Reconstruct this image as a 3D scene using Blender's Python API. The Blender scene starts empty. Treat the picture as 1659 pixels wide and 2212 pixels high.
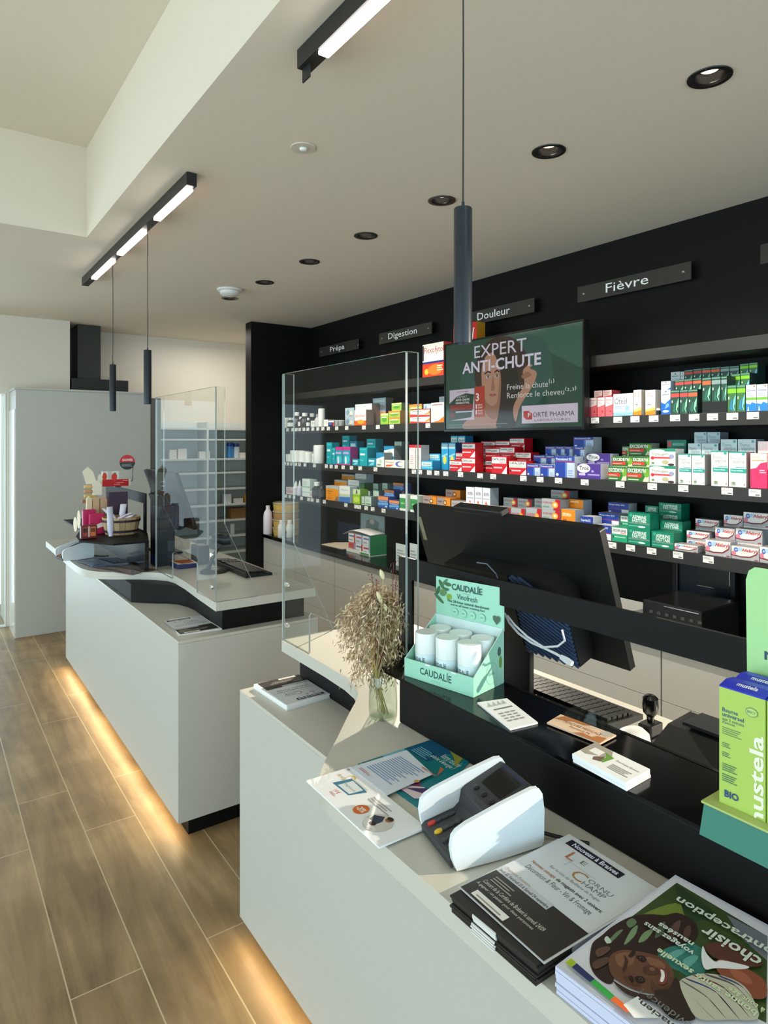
import bpy, math, random
from mathutils import Vector, Matrix
random.seed(7)
SC = bpy.context.scene
COL = SC.collection
# ---------------------------------------------------------------- camera
FPX, CX, HZ, YAW, HC = 1419.7, 829.5, 952.5, 0.6141, 1.55
cam = bpy.data.cameras.new('camera'); cam_o = bpy.data.objects.new('camera', cam); COL.objects.link(cam_o)
cam.sensor_fit = 'HORIZONTAL'; cam.sensor_width = 36.0; cam.lens = FPX / 1659 * 36.0
cam.shift_y = (HZ - 1106) / 1659
cam.clip_start = 0.02; cam.clip_end = 60
cam_o.location = (0, 0, HC); cam_o.rotation_euler = (math.pi / 2, 0, -YAW)
SC.camera = cam_o
# ---------------------------------------------------------------- world, exposure
SC.view_settings.view_transform = 'Standard'; SC.view_settings.look = 'None'
SC.view_settings.gamma = 1.0; SC.view_settings.exposure = -0.36; SC.view_settings.use_curve_mapping = False
SC.cycles.use_denoising = True
try: SC.cycles.denoiser = 'OPENIMAGEDENOISE'
except Exception: pass
SC.cycles.max_bounces = 8; SC.cycles.diffuse_bounces = 4; SC.cycles.glossy_bounces = 4
SC.cycles.transmission_bounces = 6; SC.cycles.transparent_max_bounces = 16
SC.cycles.caustics_reflective = False; SC.cycles.caustics_refractive = False
SC.cycles.sample_clamp_indirect = 6.0
W = bpy.data.worlds.new('sky'); SC.world = W; W.use_nodes = True
bg = W.node_tree.nodes['Background']; bg.inputs[0].default_value = (0.72, 0.86, 1.0, 1); bg.inputs[1].default_value = 2.2

def light(name, kind, loc, energy, color, rot=None, target=None, **kw):
    l = bpy.data.lights.new(name, kind); l.energy = energy; l.color = color
    for k, v in kw.items(): setattr(l, k, v)
    o = bpy.data.objects.new(name, l); COL.objects.link(o); o.location = loc
    if target is not None:
        o.rotation_euler = (Vector(target) - Vector(loc)).to_track_quat('-Z', 'Y').to_euler()
    elif rot: o.rotation_euler = rot
    return o
# daylight entering through the shop windows (street side, behind the viewer, far end)
light('daylight_street', 'AREA', (-3.32, 1.8, 1.35), 200, (0.83, 0.945, 1.0), target=(0, 1.8, 1.35), shape='RECTANGLE', size=7.6, size_y=2.3)
light('daylight_entrance', 'AREA', (0.2, -2.62, 1.35), 130, (0.62, 0.81, 1.0), target=(0.2, 3, 1.35), shape='RECTANGLE', size=4.6, size_y=2.3)
light('daylight_far_end', 'AREA', (-0.7, 6.42, 1.2), 30, (0.80, 0.91, 1.0), target=(-0.7, 0, 1.0), shape='RECTANGLE', size=2.2, size_y=2.1)
# low sun glancing off the television glass onto the near counter
light('sun_glint', 'SPOT', (2.60, 2.92, 1.80), 520, (1.0, 0.90, 0.72), target=(0.80, 0.95, 1.0), spot_size=math.radians(50), spot_blend=0.25, shadow_soft_size=0.012)
light('added_edge_spot', 'SPOT', (2.62, -0.55, 1.80), 420, (1.0, 0.90, 0.72), target=(0.70, 0.85, 1.0), spot_size=math.radians(46), spot_blend=0.25, shadow_soft_size=0.012)  # added fill spot without a real source, brightens the counter's front edge
# ceiling downlights
DL_Y = [-0.8, -0.2, 0.408, 1.008, 1.602, 2.199, 2.80, 3.395, 4.01, 4.61]
for y in DL_Y:
    light('downlight_beam', 'SPOT', (1.86, y, 2.597), 56, (1.0, 0.90, 0.76), target=(2.62, y, 1.15), spot_size=math.radians(88), spot_blend=0.6, shadow_soft_size=0.03)
# warm LED strips under the counter fronts
LED = (1.0, 0.80, 0.48)
light('led_near', 'AREA', (0.826, 0.46, 0.068), 4.5, LED, rot=(0, math.radians(58), 0), shape='RECTANGLE', size=0.012, size_y=2.9)
light('led_far', 'AREA', (0.826, 3.74, 0.068), 4, LED, rot=(0, math.radians(58), 0), shape='RECTANGLE', size=0.012, size_y=2.4)
light('back_room_lamp', 'AREA', (2.4, 6.0, 2.55), 14, (1.0, 0.93, 0.85), rot=(0, 0, 0), shape='RECTANGLE', size=0.6, size_y=0.6)

# ---------------------------------------------------------------- pixel helpers (photograph 1659x2212 -> world)
_c, _s = math.cos(YAW), math.sin(YAW)
def ray(px, py):
    x = (px - CX) / FPX; return Vector((_s + _c * x, _c - _s * x, (HZ - py) / FPX))
CAM = Vector((0, 0, HC))
def onz(px, py, z): r = ray(px, py); return CAM + r * ((z - HC) / r.z)
def onx(px, py, X): r = ray(px, py); return CAM + r * (X / r.x)
def ony(px, py, Y): r = ray(px, py); return CAM + r * (Y / r.y)
def onp(px, py, P, N):
    r = ray(px, py); return CAM + r * ((Vector(P) - CAM).dot(N) / r.dot(N))

# ---------------------------------------------------------------- materials
def lin(c):
    return tuple(((x / 255) / 12.92 if x / 255 <= 0.04045 else ((x / 255 + 0.055) / 1.055) ** 2.4) for x in c)
MC = {}
def mat(c, rough=0.5, metal=0.0, spec=0.5, emit=0.0, var=0.0, key=None, coat=0.0, trans=0.0, ior=1.45):
    k = key or (tuple(c), rough, metal, spec, emit, var, coat, trans)
    if k in MC: return MC[k]
    m = bpy.data.materials.new('m_%d' % len(MC)); m.use_nodes = True
    nt = m.node_tree; b = nt.nodes['Principled BSDF']; L = lin(c)
    b.inputs['Base Color'].default_value = (*L, 1); b.inputs['Roughness'].default_value = rough
    b.inputs['Metallic'].default_value = metal; b.inputs['Specular IOR Level'].default_value = spec
    b.inputs['Coat Weight'].default_value = coat; b.inputs['IOR'].default_value = ior
    b.inputs['Transmission Weight'].default_value = trans
    if emit:
        b.inputs['Emission Color'].default_value = (*L, 1); b.inputs['Emission Strength'].default_value = emit
    if var:
        tc = nt.nodes.new('ShaderNodeTexCoord'); n = nt.nodes.new('ShaderNodeTexNoise'); n.inputs['Scale'].default_value = 90
        n.inputs['Detail'].default_value = 4
        r = nt.nodes.new('ShaderNodeMapRange'); r.inputs[3].default_value = 1 - var; r.inputs[4].default_value = 1 + var
        x = nt.nodes.new('ShaderNodeMix'); x.data_type = 'RGBA'; x.blend_type = 'MULTIPLY'; x.inputs[0].default_value = 1
        x.inputs[6].default_value = (*L, 1)
        nt.links.new(tc.outputs['Object'], n.inputs['Vector']); nt.links.new(n.outputs[0], r.inputs[0])
        nt.links.new(r.outputs[0], x.inputs[7]); nt.links.new(x.outputs[2], b.inputs['Base Color'])
    MC[k] = m; return m
def screen(c, e=1.0):
    k = ('scr', tuple(c), e)
    if k in MC: return MC[k]
    m = mat((6, 8, 8), 0.08, spec=0.5, key=k)
    b = m.node_tree.nodes['Principled BSDF']; b.inputs['Emission Color'].default_value = (*lin(c), 1)
    b.inputs['Emission Strength'].default_value = e
    return m
def clear(tint=(255, 255, 255), rough=0.0, f=1.0, base=0.0):
    k = ('clear', tint, rough, f, base)
    if k in MC: return MC[k]
    m = bpy.data.materials.new('clear_%d' % len(MC)); m.use_nodes = True; nt = m.node_tree
    for n in list(nt.nodes): nt.nodes.remove(n)
    o = nt.nodes.new('ShaderNodeOutputMaterial'); t = nt.nodes.new('ShaderNodeBsdfTransparent'); g = nt.nodes.new('ShaderNodeBsdfGlossy')
    t.inputs[0].default_value = (*lin(tint), 1); g.inputs['Roughness'].default_value = rough
    lw = nt.nodes.new('ShaderNodeFresnel'); lw.inputs[0].default_value = 1.46
    mu = nt.nodes.new('ShaderNodeMath'); mu.operation = 'MULTIPLY_ADD'; mu.inputs[1].default_value = f; mu.inputs[2].default_value = base; mu.use_clamp = True
    x = nt.nodes.new('ShaderNodeMixShader')
    ge = nt.nodes.new('ShaderNodeNewGeometry'); iv = nt.nodes.new('ShaderNodeMath'); iv.operation = 'SUBTRACT'; iv.inputs[0].default_value = 1
    pr = nt.nodes.new('ShaderNodeMath'); pr.operation = 'MULTIPLY'
    nt.links.new(ge.outputs['Backfacing'], iv.inputs[1]); nt.links.new(iv.outputs[0], pr.inputs[0])
    nt.links.new(lw.outputs[0], mu.inputs[0]); nt.links.new(mu.outputs[0], pr.inputs[1]); nt.links.new(pr.outputs[0], x.inputs[0])
    nt.links.new(t.outputs[0], x.inputs[1]); nt.links.new(g.outputs[0], x.inputs[2]); nt.links.new(x.outputs[0], o.inputs[0])
    MC[k] = m; return m
def wood_floor():
    m = bpy.data.materials.new('wood_tile'); m.use_nodes = True; nt = m.node_tree; b = nt.nodes['Principled BSDF']
    N = nt.nodes.new; Lk = nt.links.new
    tc = N('ShaderNodeTexCoord'); sp = N('ShaderNodeSeparateXYZ'); Lk(tc.outputs['Object'], sp.inputs[0])
    cb = N('ShaderNodeCombineXYZ')
    ax = N('ShaderNodeMath'); ax.operation = 'ADD'; ax.inputs[1].default_value = 10.0 - 2.39; Lk(sp.outputs[1], ax.inputs[0])
    ay = N('ShaderNodeMath'); ay.operation = 'ADD'; ay.inputs[1].default_value = 10.0 - 0.03; Lk(sp.outputs[0], ay.inputs[0])
    Lk(ax.outputs[0], cb.inputs[0]); Lk(ay.outputs[0], cb.inputs[1])
    br = N('ShaderNodeTexBrick'); br.offset = 0.31; br.offset_frequency = 2
    br.inputs['Scale'].default_value = 1.0; br.inputs['Mortar Size'].default_value = 0.0022; br.inputs['Mortar Smooth'].default_value = 0.2
    br.inputs['Brick Width'].default_value = 1.2; br.inputs['Row Height'].default_value = 0.1945; br.inputs['Bias'].default_value = 0
    br.inputs['Color1'].default_value = (0.30, 0.30, 0.30, 1); br.inputs['Color2'].default_value = (0.7, 0.7, 0.7, 1); br.inputs['Mortar'].default_value = (1, 1, 1, 1)
    Lk(cb.outputs[0], br.inputs['Vector'])
    mp = N('ShaderNodeMapping'); mp.inputs['Scale'].default_value = (9.0, 1.0, 1.0); Lk(tc.outputs['Object'], mp.inputs[0])
    off = N('ShaderNodeVectorMath'); off.operation = 'ADD'; Lk(mp.outputs[0], off.inputs[0])
    sc = N('ShaderNodeVectorMath'); sc.operation = 'SCALE'; sc.inputs[3].default_value = 6.0; Lk(br.outputs['Color'], sc.inputs[0]); Lk(sc.outputs[0], off.inputs[1])
    n1 = N('ShaderNodeTexNoise'); n1.inputs['Scale'].default_value = 1.6; n1.inputs['Detail'].default_value = 8; n1.inputs['Roughness'].default_value = 0.62; n1.inputs['Distortion'].default_value = 0.7
    Lk(off.outputs[0], n1.inputs['Vector'])
    n2 = N('ShaderNodeTexNoise'); n2.inputs['Scale'].default_value = 3.2; n2.inputs['Detail'].default_value = 5; Lk(tc.outputs['Object'], n2.inputs['Vector'])
    rp = N('ShaderNodeValToRGB'); e = rp.color_ramp.elements
    e[0].position = 0.28; e[0].color = (*lin((92, 74, 52)), 1); e[1].position = 0.72; e[1].color = (*lin((186, 157, 117)), 1)
    q = e.new(0.5); q.color = (*lin((146, 120, 86)), 1)
    mx = N('ShaderNodeMath'); mx.operation = 'MULTIPLY_ADD'; mx.inputs[1].default_value = 0.45; Lk(n2.outputs[0], mx.inputs[0])
    m2 = N('ShaderNodeMath'); m2.operation = 'MULTIPLY'; m2.inputs[1].default_value = 0.55; Lk(n1.outputs[0], m2.inputs[0]); Lk(m2.outputs[0], mx.inputs[2])
    Lk(mx.outputs[0], rp.inputs[0])
    j = N('ShaderNodeMix'); j.data_type = 'RGBA'; j.inputs[7].default_value = (*lin((190, 172, 140)), 1)
    Lk(br.outputs['Fac'], j.inputs[0]); Lk(rp.outputs[0], j.inputs[6]); Lk(j.outputs[2], b.inputs['Base Color'])
    b.inputs['Roughness'].default_value = 0.42; b.inputs['Specular IOR Level'].default_value = 0.4
    bp = N('ShaderNodeBump'); bp.inputs['Strength'].default_value = 0.12; bp.inputs['Distance'].default_value = 0.003
    Lk(n1.outputs[0], bp.inputs['Height']); Lk(bp.outputs[0], b.inputs['Normal'])
    return m
WHITE = mat((190, 188, 181), 0.42, var=0.03)        # laminate fronts
TOP = mat((198, 194, 184), 0.33, var=0.02)
BLACK = mat((9, 8, 8), 0.55, spec=0.24, var=0.02)           # black laminate
BLACKG = mat((8, 8, 9), 0.16, spec=0.4)
DARK = mat((34, 33, 33), 0.45)
PLASTER = mat((222, 214, 200), 0.85, var=0.02)
CEIL = mat((224, 213, 196), 0.9, var=0.02)
CHROME = mat((225, 228, 230), 0.12, metal=1.0)
PAPER = mat((240, 240, 240), 0.6)
ACR = clear((250, 252, 251), 0.0, 0.38)
ACRE = mat((158, 164, 163), 0.1, coat=0.5)
GLASS = clear((247, 252, 250), 0.0, 1.15)

# ---------------------------------------------------------------- mesh builder
TXT = {}
def text_mesh(s, bold):
    k = (s, bold)
    if k in TXT: return TXT[k]
    cu = bpy.data.curves.new('t', 'FONT'); cu.body = s; cu.size = 1.0; cu.resolution_u = 2; cu.offset = 0.022 * bold
    cu.fill_mode = 'FRONT'
    o = bpy.data.objects.new('t', cu); COL.objects.link(o)
    dg = bpy.context.evaluated_depsgraph_get(); dg.update()
    me = bpy.data.meshes.new_from_object(o.evaluated_get(dg))
    vs = [v.co.copy() for v in me.vertices]; fs = [tuple(p.vertices) for p in me.polygons]
    bpy.data.objects.remove(o); bpy.data.curves.remove(cu); bpy.data.meshes.remove(me)
    if vs:
        x0 = min(v.x for v in vs); x1 = max(v.x for v in vs); y0 = min(v.y for v in vs); y1 = max(v.y for v in vs)
        vs = [((v.x - x0) / max(x1 - x0, 1e-6), (v.y - y0) / max(y1 - y0, 1e-6)) for v in vs]
    TXT[k] = (vs, fs); return TXT[k]
class M:
    def __init__(s): s.v = []; s.f = []; s.mi = []; s.ms = []
    def mid(s, m):
        if m not in s.ms: s.ms.append(m)
        return s.ms.index(m)
    def add(s, vs, fs, m):
        b = len(s.v); s.v += [tuple(v) for v in vs]; i = s.mid(m)
        for f in fs: s.f.append(tuple(b + k for k in f)); s.mi.append(i)
        return s
    def box(s, x0, y0, z0, x1, y1, z1, m, T=None):
        vs = [Vector((x, y, z)) for z in (z0, z1) for x, y in ((x0, y0), (x1, y0), (x1, y1), (x0, y1))]
        if T: vs = [T @ v for v in vs]
        return s.add(vs, [(3, 2, 1, 0), (4, 5, 6, 7), (0, 1, 5, 4), (1, 2, 6, 5), (2, 3, 7, 6), (3, 0, 4, 7)], m)
    def prism(s, pts, z0, z1, m, T=None, side=None):
        n = len(pts)
        if sum(pts[i][0] * pts[(i + 1) % n][1] - pts[(i + 1) % n][0] * pts[i][1] for i in range(n)) < 0: pts = pts[::-1]
        vs = [Vector((p[0], p[1], z0)) for p in pts] + [Vector((p[0], p[1], z1)) for p in pts]
        if T: vs = [T @ v for v in vs]
        s.add(vs, [tuple(range(n - 1, -1, -1)), tuple(range(n, 2 * n))], m)
        return s.add(vs, [(i, (i + 1) % n, n + (i + 1) % n, n + i) for i in range(n)], side or m)
    def lathe(s, prof, c, m, n=20, T=None, mats=None, caps=True):
        vs = []; fs = []
        for r, z in prof:
            for k in range(n):
                a = 2 * math.pi * k / n; v = Vector((r * math.cos(a), r * math.sin(a), z)); v = T @ v if T else v
                vs.append(v + Vector(c))
        for i in range(len(prof) - 1):
            ff = [(i * n + k, i * n + (k + 1) % n, (i + 1) * n + (k + 1) % n, (i + 1) * n + k) for k in range(n)]
            if mats: s.add(vs, ff, mats[i])
            else: fs += ff
        if caps and prof[0][0] > 1e-5: fs.append(tuple(range(n - 1, -1, -1)))
        if caps and prof[-1][0] > 1e-5: fs.append(tuple((len(prof) - 1) * n + k for k in range(n)))
        if fs: s.add(vs, fs, m)
        return s
    def tube(s, path, r, m, n=6):
        P = [Vector(p) for p in path]; vs = []; fs = []
        rr = r if isinstance(r, (list, tuple)) else [r] * len(P)
        for i, p in enumerate(P):
            t = (P[min(i + 1, len(P) - 1)] - P[max(i - 1, 0)]).normalized()
            a = t.cross(Vector((0.31, 0.17, 0.93)))
            if a.length < 1e-3: a = t.cross(Vector((1, 0, 0)))
            a.normalize(); b = t.cross(a)
            for k in range(n):
                w = 2 * math.pi * k / n; vs.append(p + (a * math.cos(w) + b * math.sin(w)) * rr[i])
        for i in range(len(P) - 1):
            fs += [(i * n + k, i * n + (k + 1) % n, (i + 1) * n + (k + 1) % n, (i + 1) * n + k) for k in range(n)]
        fs += [tuple(range(n - 1, -1, -1)), tuple((len(P) - 1) * n + k for k in range(n))]
        return s.add(vs, fs, m)
    def build(s, name, parent=None, smooth=False, bevel=0.0, seg=2, loc=None, angle=0.6):
        me = bpy.data.meshes.new(name)
        if loc is not None: o0 = Vector(loc)
        elif parent is not None: o0 = parent_world(parent)
        else:
            xs, ys, zs = zip(*[tuple(q) for q in s.v]); o0 = Vector(((min(xs) + max(xs)) / 2, (min(ys) + max(ys)) / 2, min(zs)))
        me.from_pydata([tuple(Vector(v) - o0) for v in s.v], [], s.f)
        for m in s.ms: me.materials.append(m)
        me.polygons.foreach_set('material_index', s.mi)
        if smooth: me.polygons.foreach_set('use_smooth', [True] * len(s.f))
        me.update()
        if smooth:
            try: me.set_sharp_from_angle(angle=angle)
            except Exception: pass
        o = bpy.data.objects.new(name, me); COL.objects.link(o)
        if parent is not None: o.parent = parent; o.location = o0 - parent_world(parent)
        else: o.location = o0
        if bevel:
            b = o.modifiers.new('bevel', 'BEVEL'); b.width = bevel; b.segments = seg; b.limit_method = 'ANGLE'; b.angle_limit = 0.7
        return o
def parent_world(o):
    p = Vector(o.location)
    while o.parent is not None: o = o.parent; p += Vector(o.location)
    return p
def tag(o, label, cat, group=None):
    o['label'] = label; o['category'] = cat
    if group: o['group'] = group
    return o
def thing(name, loc, label, cat, group=None):
    o = bpy.data.objects.new(name, None); o.empty_display_size = 0.05; COL.objects.link(o); o.location = loc
    return tag(o, label, cat, group)
def struct(o): o['kind'] = 'structure'; return o
def copy_tree(o, parent=None):
    c = o.copy(); COL.objects.link(c)
    if parent is not None: c.parent = parent
    for ch in list(o.children): copy_tree(ch, c)
    return c
# flat artwork drawn on a face: F = (origin, u, v, normal); coordinates are fractions of W x H
EPS = 0.0001
def art(b, F, W, H, els, lay=1, emit=0.0, rough=0.45, step=EPS):
    o, u, v, n = [Vector(x) for x in F]
    for i, e in enumerate(els):
        d = step * (lay + i); c = e[-1]
        m = (screen(c, emit) if emit else mat(c, rough)) if not isinstance(c, bpy.types.Material) else c
        P = lambda a, q: o + u * (a * W) + v * (q * H) + n * d
        if e[0] == 'r':
            x0, y0, x1, y1 = e[1:5]; b.add([P(x0, y0), P(x1, y0), P(x1, y1), P(x0, y1)], [(0, 1, 2, 3)], m)
        elif e[0] == 'p':
            b.add([P(*q) for q in e[1]], [tuple(range(len(e[1])))], m)
        elif e[0] == 's':      # smooth closed outline through the points
            q = e[1]; k = len(q); out = []
            for j in range(k):
                p0, p1, p2, p3 = q[j - 1], q[j], q[(j + 1) % k], q[(j + 2) % k]
                for f in (0, .25, .5, .75):
                    out.append(tuple(.5 * (2 * p1[c_] + (p2[c_] - p0[c_]) * f + (2 * p0[c_] - 5 * p1[c_] + 4 * p2[c_] - p3[c_]) * f * f + (3 * p1[c_] - p0[c_] - 3 * p2[c_] + p3[c_]) * f ** 3) for c_ in (0, 1)))
            b.add([P(*x) for x in out], [tuple(range(len(out)))], m)
        elif e[0] == 'e':
            cx, cy, rx, ry = e[1:5]; k = 24
            b.add([P(cx + rx * math.cos(2 * math.pi * j / k), cy + ry * math.sin(2 * math.pi * j / k)) for j in range(k)], [tuple(range(k))], m)
        elif e[0] in 'tb':
            s, x0, y0, x1, y1 = e[1:6]; vs, fs = text_mesh(s, 1 if e[0] == 'b' else 0)
            b.add([P(x0 + (x1 - x0) * q[0], y0 + (y1 - y0) * q[1]) for q in vs], fs, m)
        elif e[0] == 'l':      # lines of small print: x0,y0,x1,y1,count
            x0, y0, x1, y1, k = e[1:6]; h = (y1 - y0) / k
            for j in range(k):
                w = x1 - (x1 - x0) * 0.3 * ((j * 37 % 10) / 10)
                yy = y0 + j * h
                b.add([P(x0, yy), P(w, yy), P(w, yy + h * 0.45), P(x0, yy + h * 0.45)], [(0, 1, 2, 3)], m)
    return b
# ================================================================ the room
YZ = lambda X: Matrix(((0, 0, 1, X), (1, 0, 0, 0), (0, 1, 0, 0), (0, 0, 0, 1)))     # local (y, z) outline extruded along x
XZ = lambda Y: Matrix(((1, 0, 0, 0), (0, 0, 1, Y), (0, 1, 0, 0), (0, 0, 0, 1)))
FR = mat((60, 62, 64), 0.4); FRW = mat((225, 225, 222), 0.5)
struct(M().box(-3.4, -2.8, -0.08, 3.5, 7.2, 0, wood_floor()).build('floor', loc=(0, 0, 0)))
b = M(); ZC = 2.6; hs = 0.042
def dn(x0, y0, x1, y1, z=ZC): b.add([(x0, y0, z), (x0, y1, z), (x1, y1, z), (x1, y0, z)], [(0, 1, 2, 3)], CEIL)
dn(-3.4, -2.8, -2.7, 7.2); dn(-2.7, -2.8, 0.70, -1.9); dn(-2.7, 3.65, 0.70, 7.2); dn(0.70, -2.8, 1.86 - hs, 7.2); dn(1.86 + hs, -2.8, 3.5, 7.2)
yy = -2.8
for y in DL_Y + [None]:
    dn(1.86 - hs, yy, 1.86 + hs, (y - hs) if y is not None else 7.2)
    if y is not None: yy = y + hs
ZR = 3.06; dn(-2.7, -1.9, 0.70, 3.65, ZR)
for p, q in (((0.70, -1.9), (0.70, 3.65)), ((0.70, 3.65), (-2.7, 3.65)), ((-2.7, 3.65), (-2.7, -1.9)), ((-2.7, -1.9), (0.70, -1.9))):
    b.add([(*p, ZC), (*q, ZC), (*q, ZR), (*p, ZR)], [(0, 1, 2, 3)], CEIL)
struct(b.build('ceiling', loc=(0, 0, ZC)))
struct(M().box(2.97, -1.2, 0, 3.1, 5.38, 2.6, BLACK).build('wall_right'))
struct(M().box(3.1, 5.38, 0, 3.2, 7.0, 2.6, PLASTER).box(2.97, -2.8, 0, 3.1, -1.2, 2.6, PLASTER).build('wall_right_plaster'))
struct(M().box(2.367, 5.38, 0, 3.1, 5.50, 2.597, BLACK).build('wall_divider', bevel=0.002))
struct(M().box(1.07, 6.75, 0, 3.1, 6.9, 2.6, PLASTER).build('wall_back'))
struct(M().box(0.585, 6.3, 0, 1.07, 6.75, 2.6, PLASTER).box(-1.75, 6.3, 1.95, 0.585, 6.45, 2.6, PLASTER).box(-3.4, 6.3, 0, -1.75, 6.45, 2.6, PLASTER).build('wall_back_street'))
struct(M().box(1.654, 5.95, 0, 1.755, 6.1, 1.93, mat((120, 118, 112), 0.6)).build('trim_1'))
def window(n, p, q, z0, z1, nrm, w=0.05, FR=FR):
    f = M(); P, Q = Vector(p), Vector(q); d = (Q - P).normalized(); L = (Q - P).length; nn = Vector(nrm)
    T = Matrix(((d.x, nn.x, 0, P.x), (d.y, nn.y, 0, P.y), (0, 0, 1, 0), (0, 0, 0, 1)))
    for a in ((0, w), (L - w, L)): f.box(a[0], -0.03, z0, a[1], 0.03, z1, FR, T)
    f.box(w, -0.03, z0, L - w, 0.03, z0 + w, FR, T).box(w, -0.03, z1 - w, L - w, 0.03, z1, FR, T)
    o = struct(f.build('window_%d' % n, loc=(P.x, P.y, z0)))
    M().box(w, -0.004, z0 + w, L - w, 0.004, z1 - w, GLASS, T).build('pane', o)
window(1, (-1.75, 6.33, 0), (0.583, 6.33, 0), 0.0, 1.95, (0, -1, 0), 0.008, FRW)
ys = [-2.6, -0.4, 1.8, 4.0, 6.3]
for i in range(4): window(2 + i, (-3.25, ys[i], 0), (-3.25, ys[i + 1], 0), 0.1, 2.5, (1, 0, 0))
window(6, (-2.2, -2.55, 0), (0.2, -2.55, 0), 0.1, 2.5, (0, 1, 0)); window(7, (0.2, -2.55, 0), (2.6, -2.55, 0), 0.1, 2.5, (0, 1, 0))
struct(M().box(-3.3, -2.6, 0, -3.2, 6.3, 0.1, PLASTER).box(-3.3, -2.6, 2.5, -3.2, 6.3, 2.6, PLASTER).build('wall_left'))
struct(M().box(-3.3, -2.6, 0, -2.2, -2.5, 2.6, PLASTER).box(2.6, -2.6, 0, 2.97, -2.5, 2.6, PLASTER).box(-2.2, -2.6, 0, 2.6, -2.5, 0.1, PLASTER).box(-2.2, -2.6, 2.5, 2.6, -2.5, 2.6, PLASTER).build('wall_front'))

# ================================================================ the counters
def counter(y0, y1, slab, block, label, end_near, loc):
    t = thing('sales_counter', loc, label, 'counter')
    M().box(0.807, y0, 0.079, 1.42, y1, 0.768, WHITE).build('body', t, bevel=0.0015)
    M().box(0.807, y0, 0.7685, 1.42, y1, 0.78, TOP).build('ledge_top', t, bevel=0.001)
    M().box(0.862, y0 + 0.045, 0, 1.37, y1 - 0.045, 0.079, BLACK).build('plinth', t)
    M().prism(block, 0.78, 0.868, BLACK).build('recess_block', t, smooth=True)
    M().prism(slab, 0.868, 0.904, TOP).build('countertop', t, smooth=True, bevel=0.002)
    M().box(0.845, y0 + 0.03, 0.070, 0.858, y1 - 0.03, 0.0785, mat((255, 205, 120), 0.4, emit=6)).build('led_strip', t)
    return t
near_slab = [(.957, 1.935), (1.42, 1.935), (1.42, -1.2), (.605, -1.2), (.605, 1.03), (.611, 1.071), (.63, 1.109), (.656, 1.142), (.691, 1.177), (.747, 1.234), (.823, 1.314), (.888, 1.379), (.917, 1.415), (.937, 1.466), (.948, 1.53), (.954, 1.65)]
near_block = [(1.006, 1.90), (1.38, 1.90), (1.38, -1.15), (.82, -1.15), (.82, 1.12), (.835, 1.20), (.88, 1.30), (.935, 1.37), (.972, 1.43), (.99, 1.50), (1.0, 1.60)]
far_slab = [(.964, 2.535), (1.42, 2.535), (1.42, 4.75), (.68, 4.75), (.66, 4.72), (.658, 3.75), (.664, 3.62), (.683, 3.533), (.72, 3.46), (.766, 3.418), (.878, 3.339), (.94, 3.285), (.982, 3.22), (.995, 3.15), (.993, 3.0), (.978, 2.785)]
far_block = [(1.005, 2.57), (1.38, 2.57), (1.38, 4.7), (.82, 4.7), (.82, 3.26), (.85, 3.225), (.9, 3.175), (.95, 3.135), (.99, 3.085), (1.012, 3.01), (1.018, 2.94), (1.01, 2.72)]
counter(-1.2, 1.92, near_slab, near_block, 'white sales counter with black recess carrying the raised black display stand and green deodorant box', 1, (1.1, 0.4, 0))
counter(2.515, 4.9, far_slab, far_block, 'white sales counter beyond the gap, carrying the wooden tub of tubes', 0, (1.1, 3.7, 0))

def sneeze(y0, y1, cut, gus, label):
    t = thing('sneeze_screen', (0.965, (y0 + y1) / 2, 0.904), label, 'screen', 'acrylic sneeze screens on the counters')
    a, c = cut; zt = 1.768
    lo = min(a, c); hi = max(a, c)
    head = [(y0, 1.03)] if gus else [(y0, .905), (lo, .905), (lo, 1.02), (lo + .012, 1.03)]
    out = head + [(hi - .012, 1.03), (hi, 1.02), (hi, .905), (y1, .905), (y1, zt - .004), (y1 - .004, zt), (y0 + .004, zt), (y0, zt - .004)]
    M().prism(out, 0, 0.006, ACR, YZ(0.962), side=ACRE).build('front_panel', t)
    for k, y in enumerate((y0, y1)):
        o = y if k == 0 else y - 0.006
        g = [(.9685, .905), (1.150, .905), (1.150, .912), (1.003, 1.215), (1.003, zt), (.9685, zt)]
        if k == 0 and gus: g = [(.9685, 1.03), (1.003, 1.03), (1.003, zt), (.9685, zt)]
        M().prism(g, 0, 0.006, ACR, XZ(o), side=ACRE).build('side_panel', t)
    ye = (y1 - 0.035) if gus else (y0 + 0.035)
    for z in (0.96, 1.09):
        M().lathe([(0, -0.006), (0.008, -0.006), (0.010, 0.0), (0.010, 0.004)], (0.962, ye, z), CHROME, 14, Matrix.Rotation(math.pi / 2, 4, 'Y')).build('fixing', t, smooth=True)
    return t
sneeze(1.274, 1.940, (1.761, 1.36), 1, 'clear acrylic sneeze screen beside the dried flowers on the nearer counter')
sneeze(2.535, 3.353, (2.75, 3.085), 0, 'clear acrylic sneeze screen on the counter beyond the gap')

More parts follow.
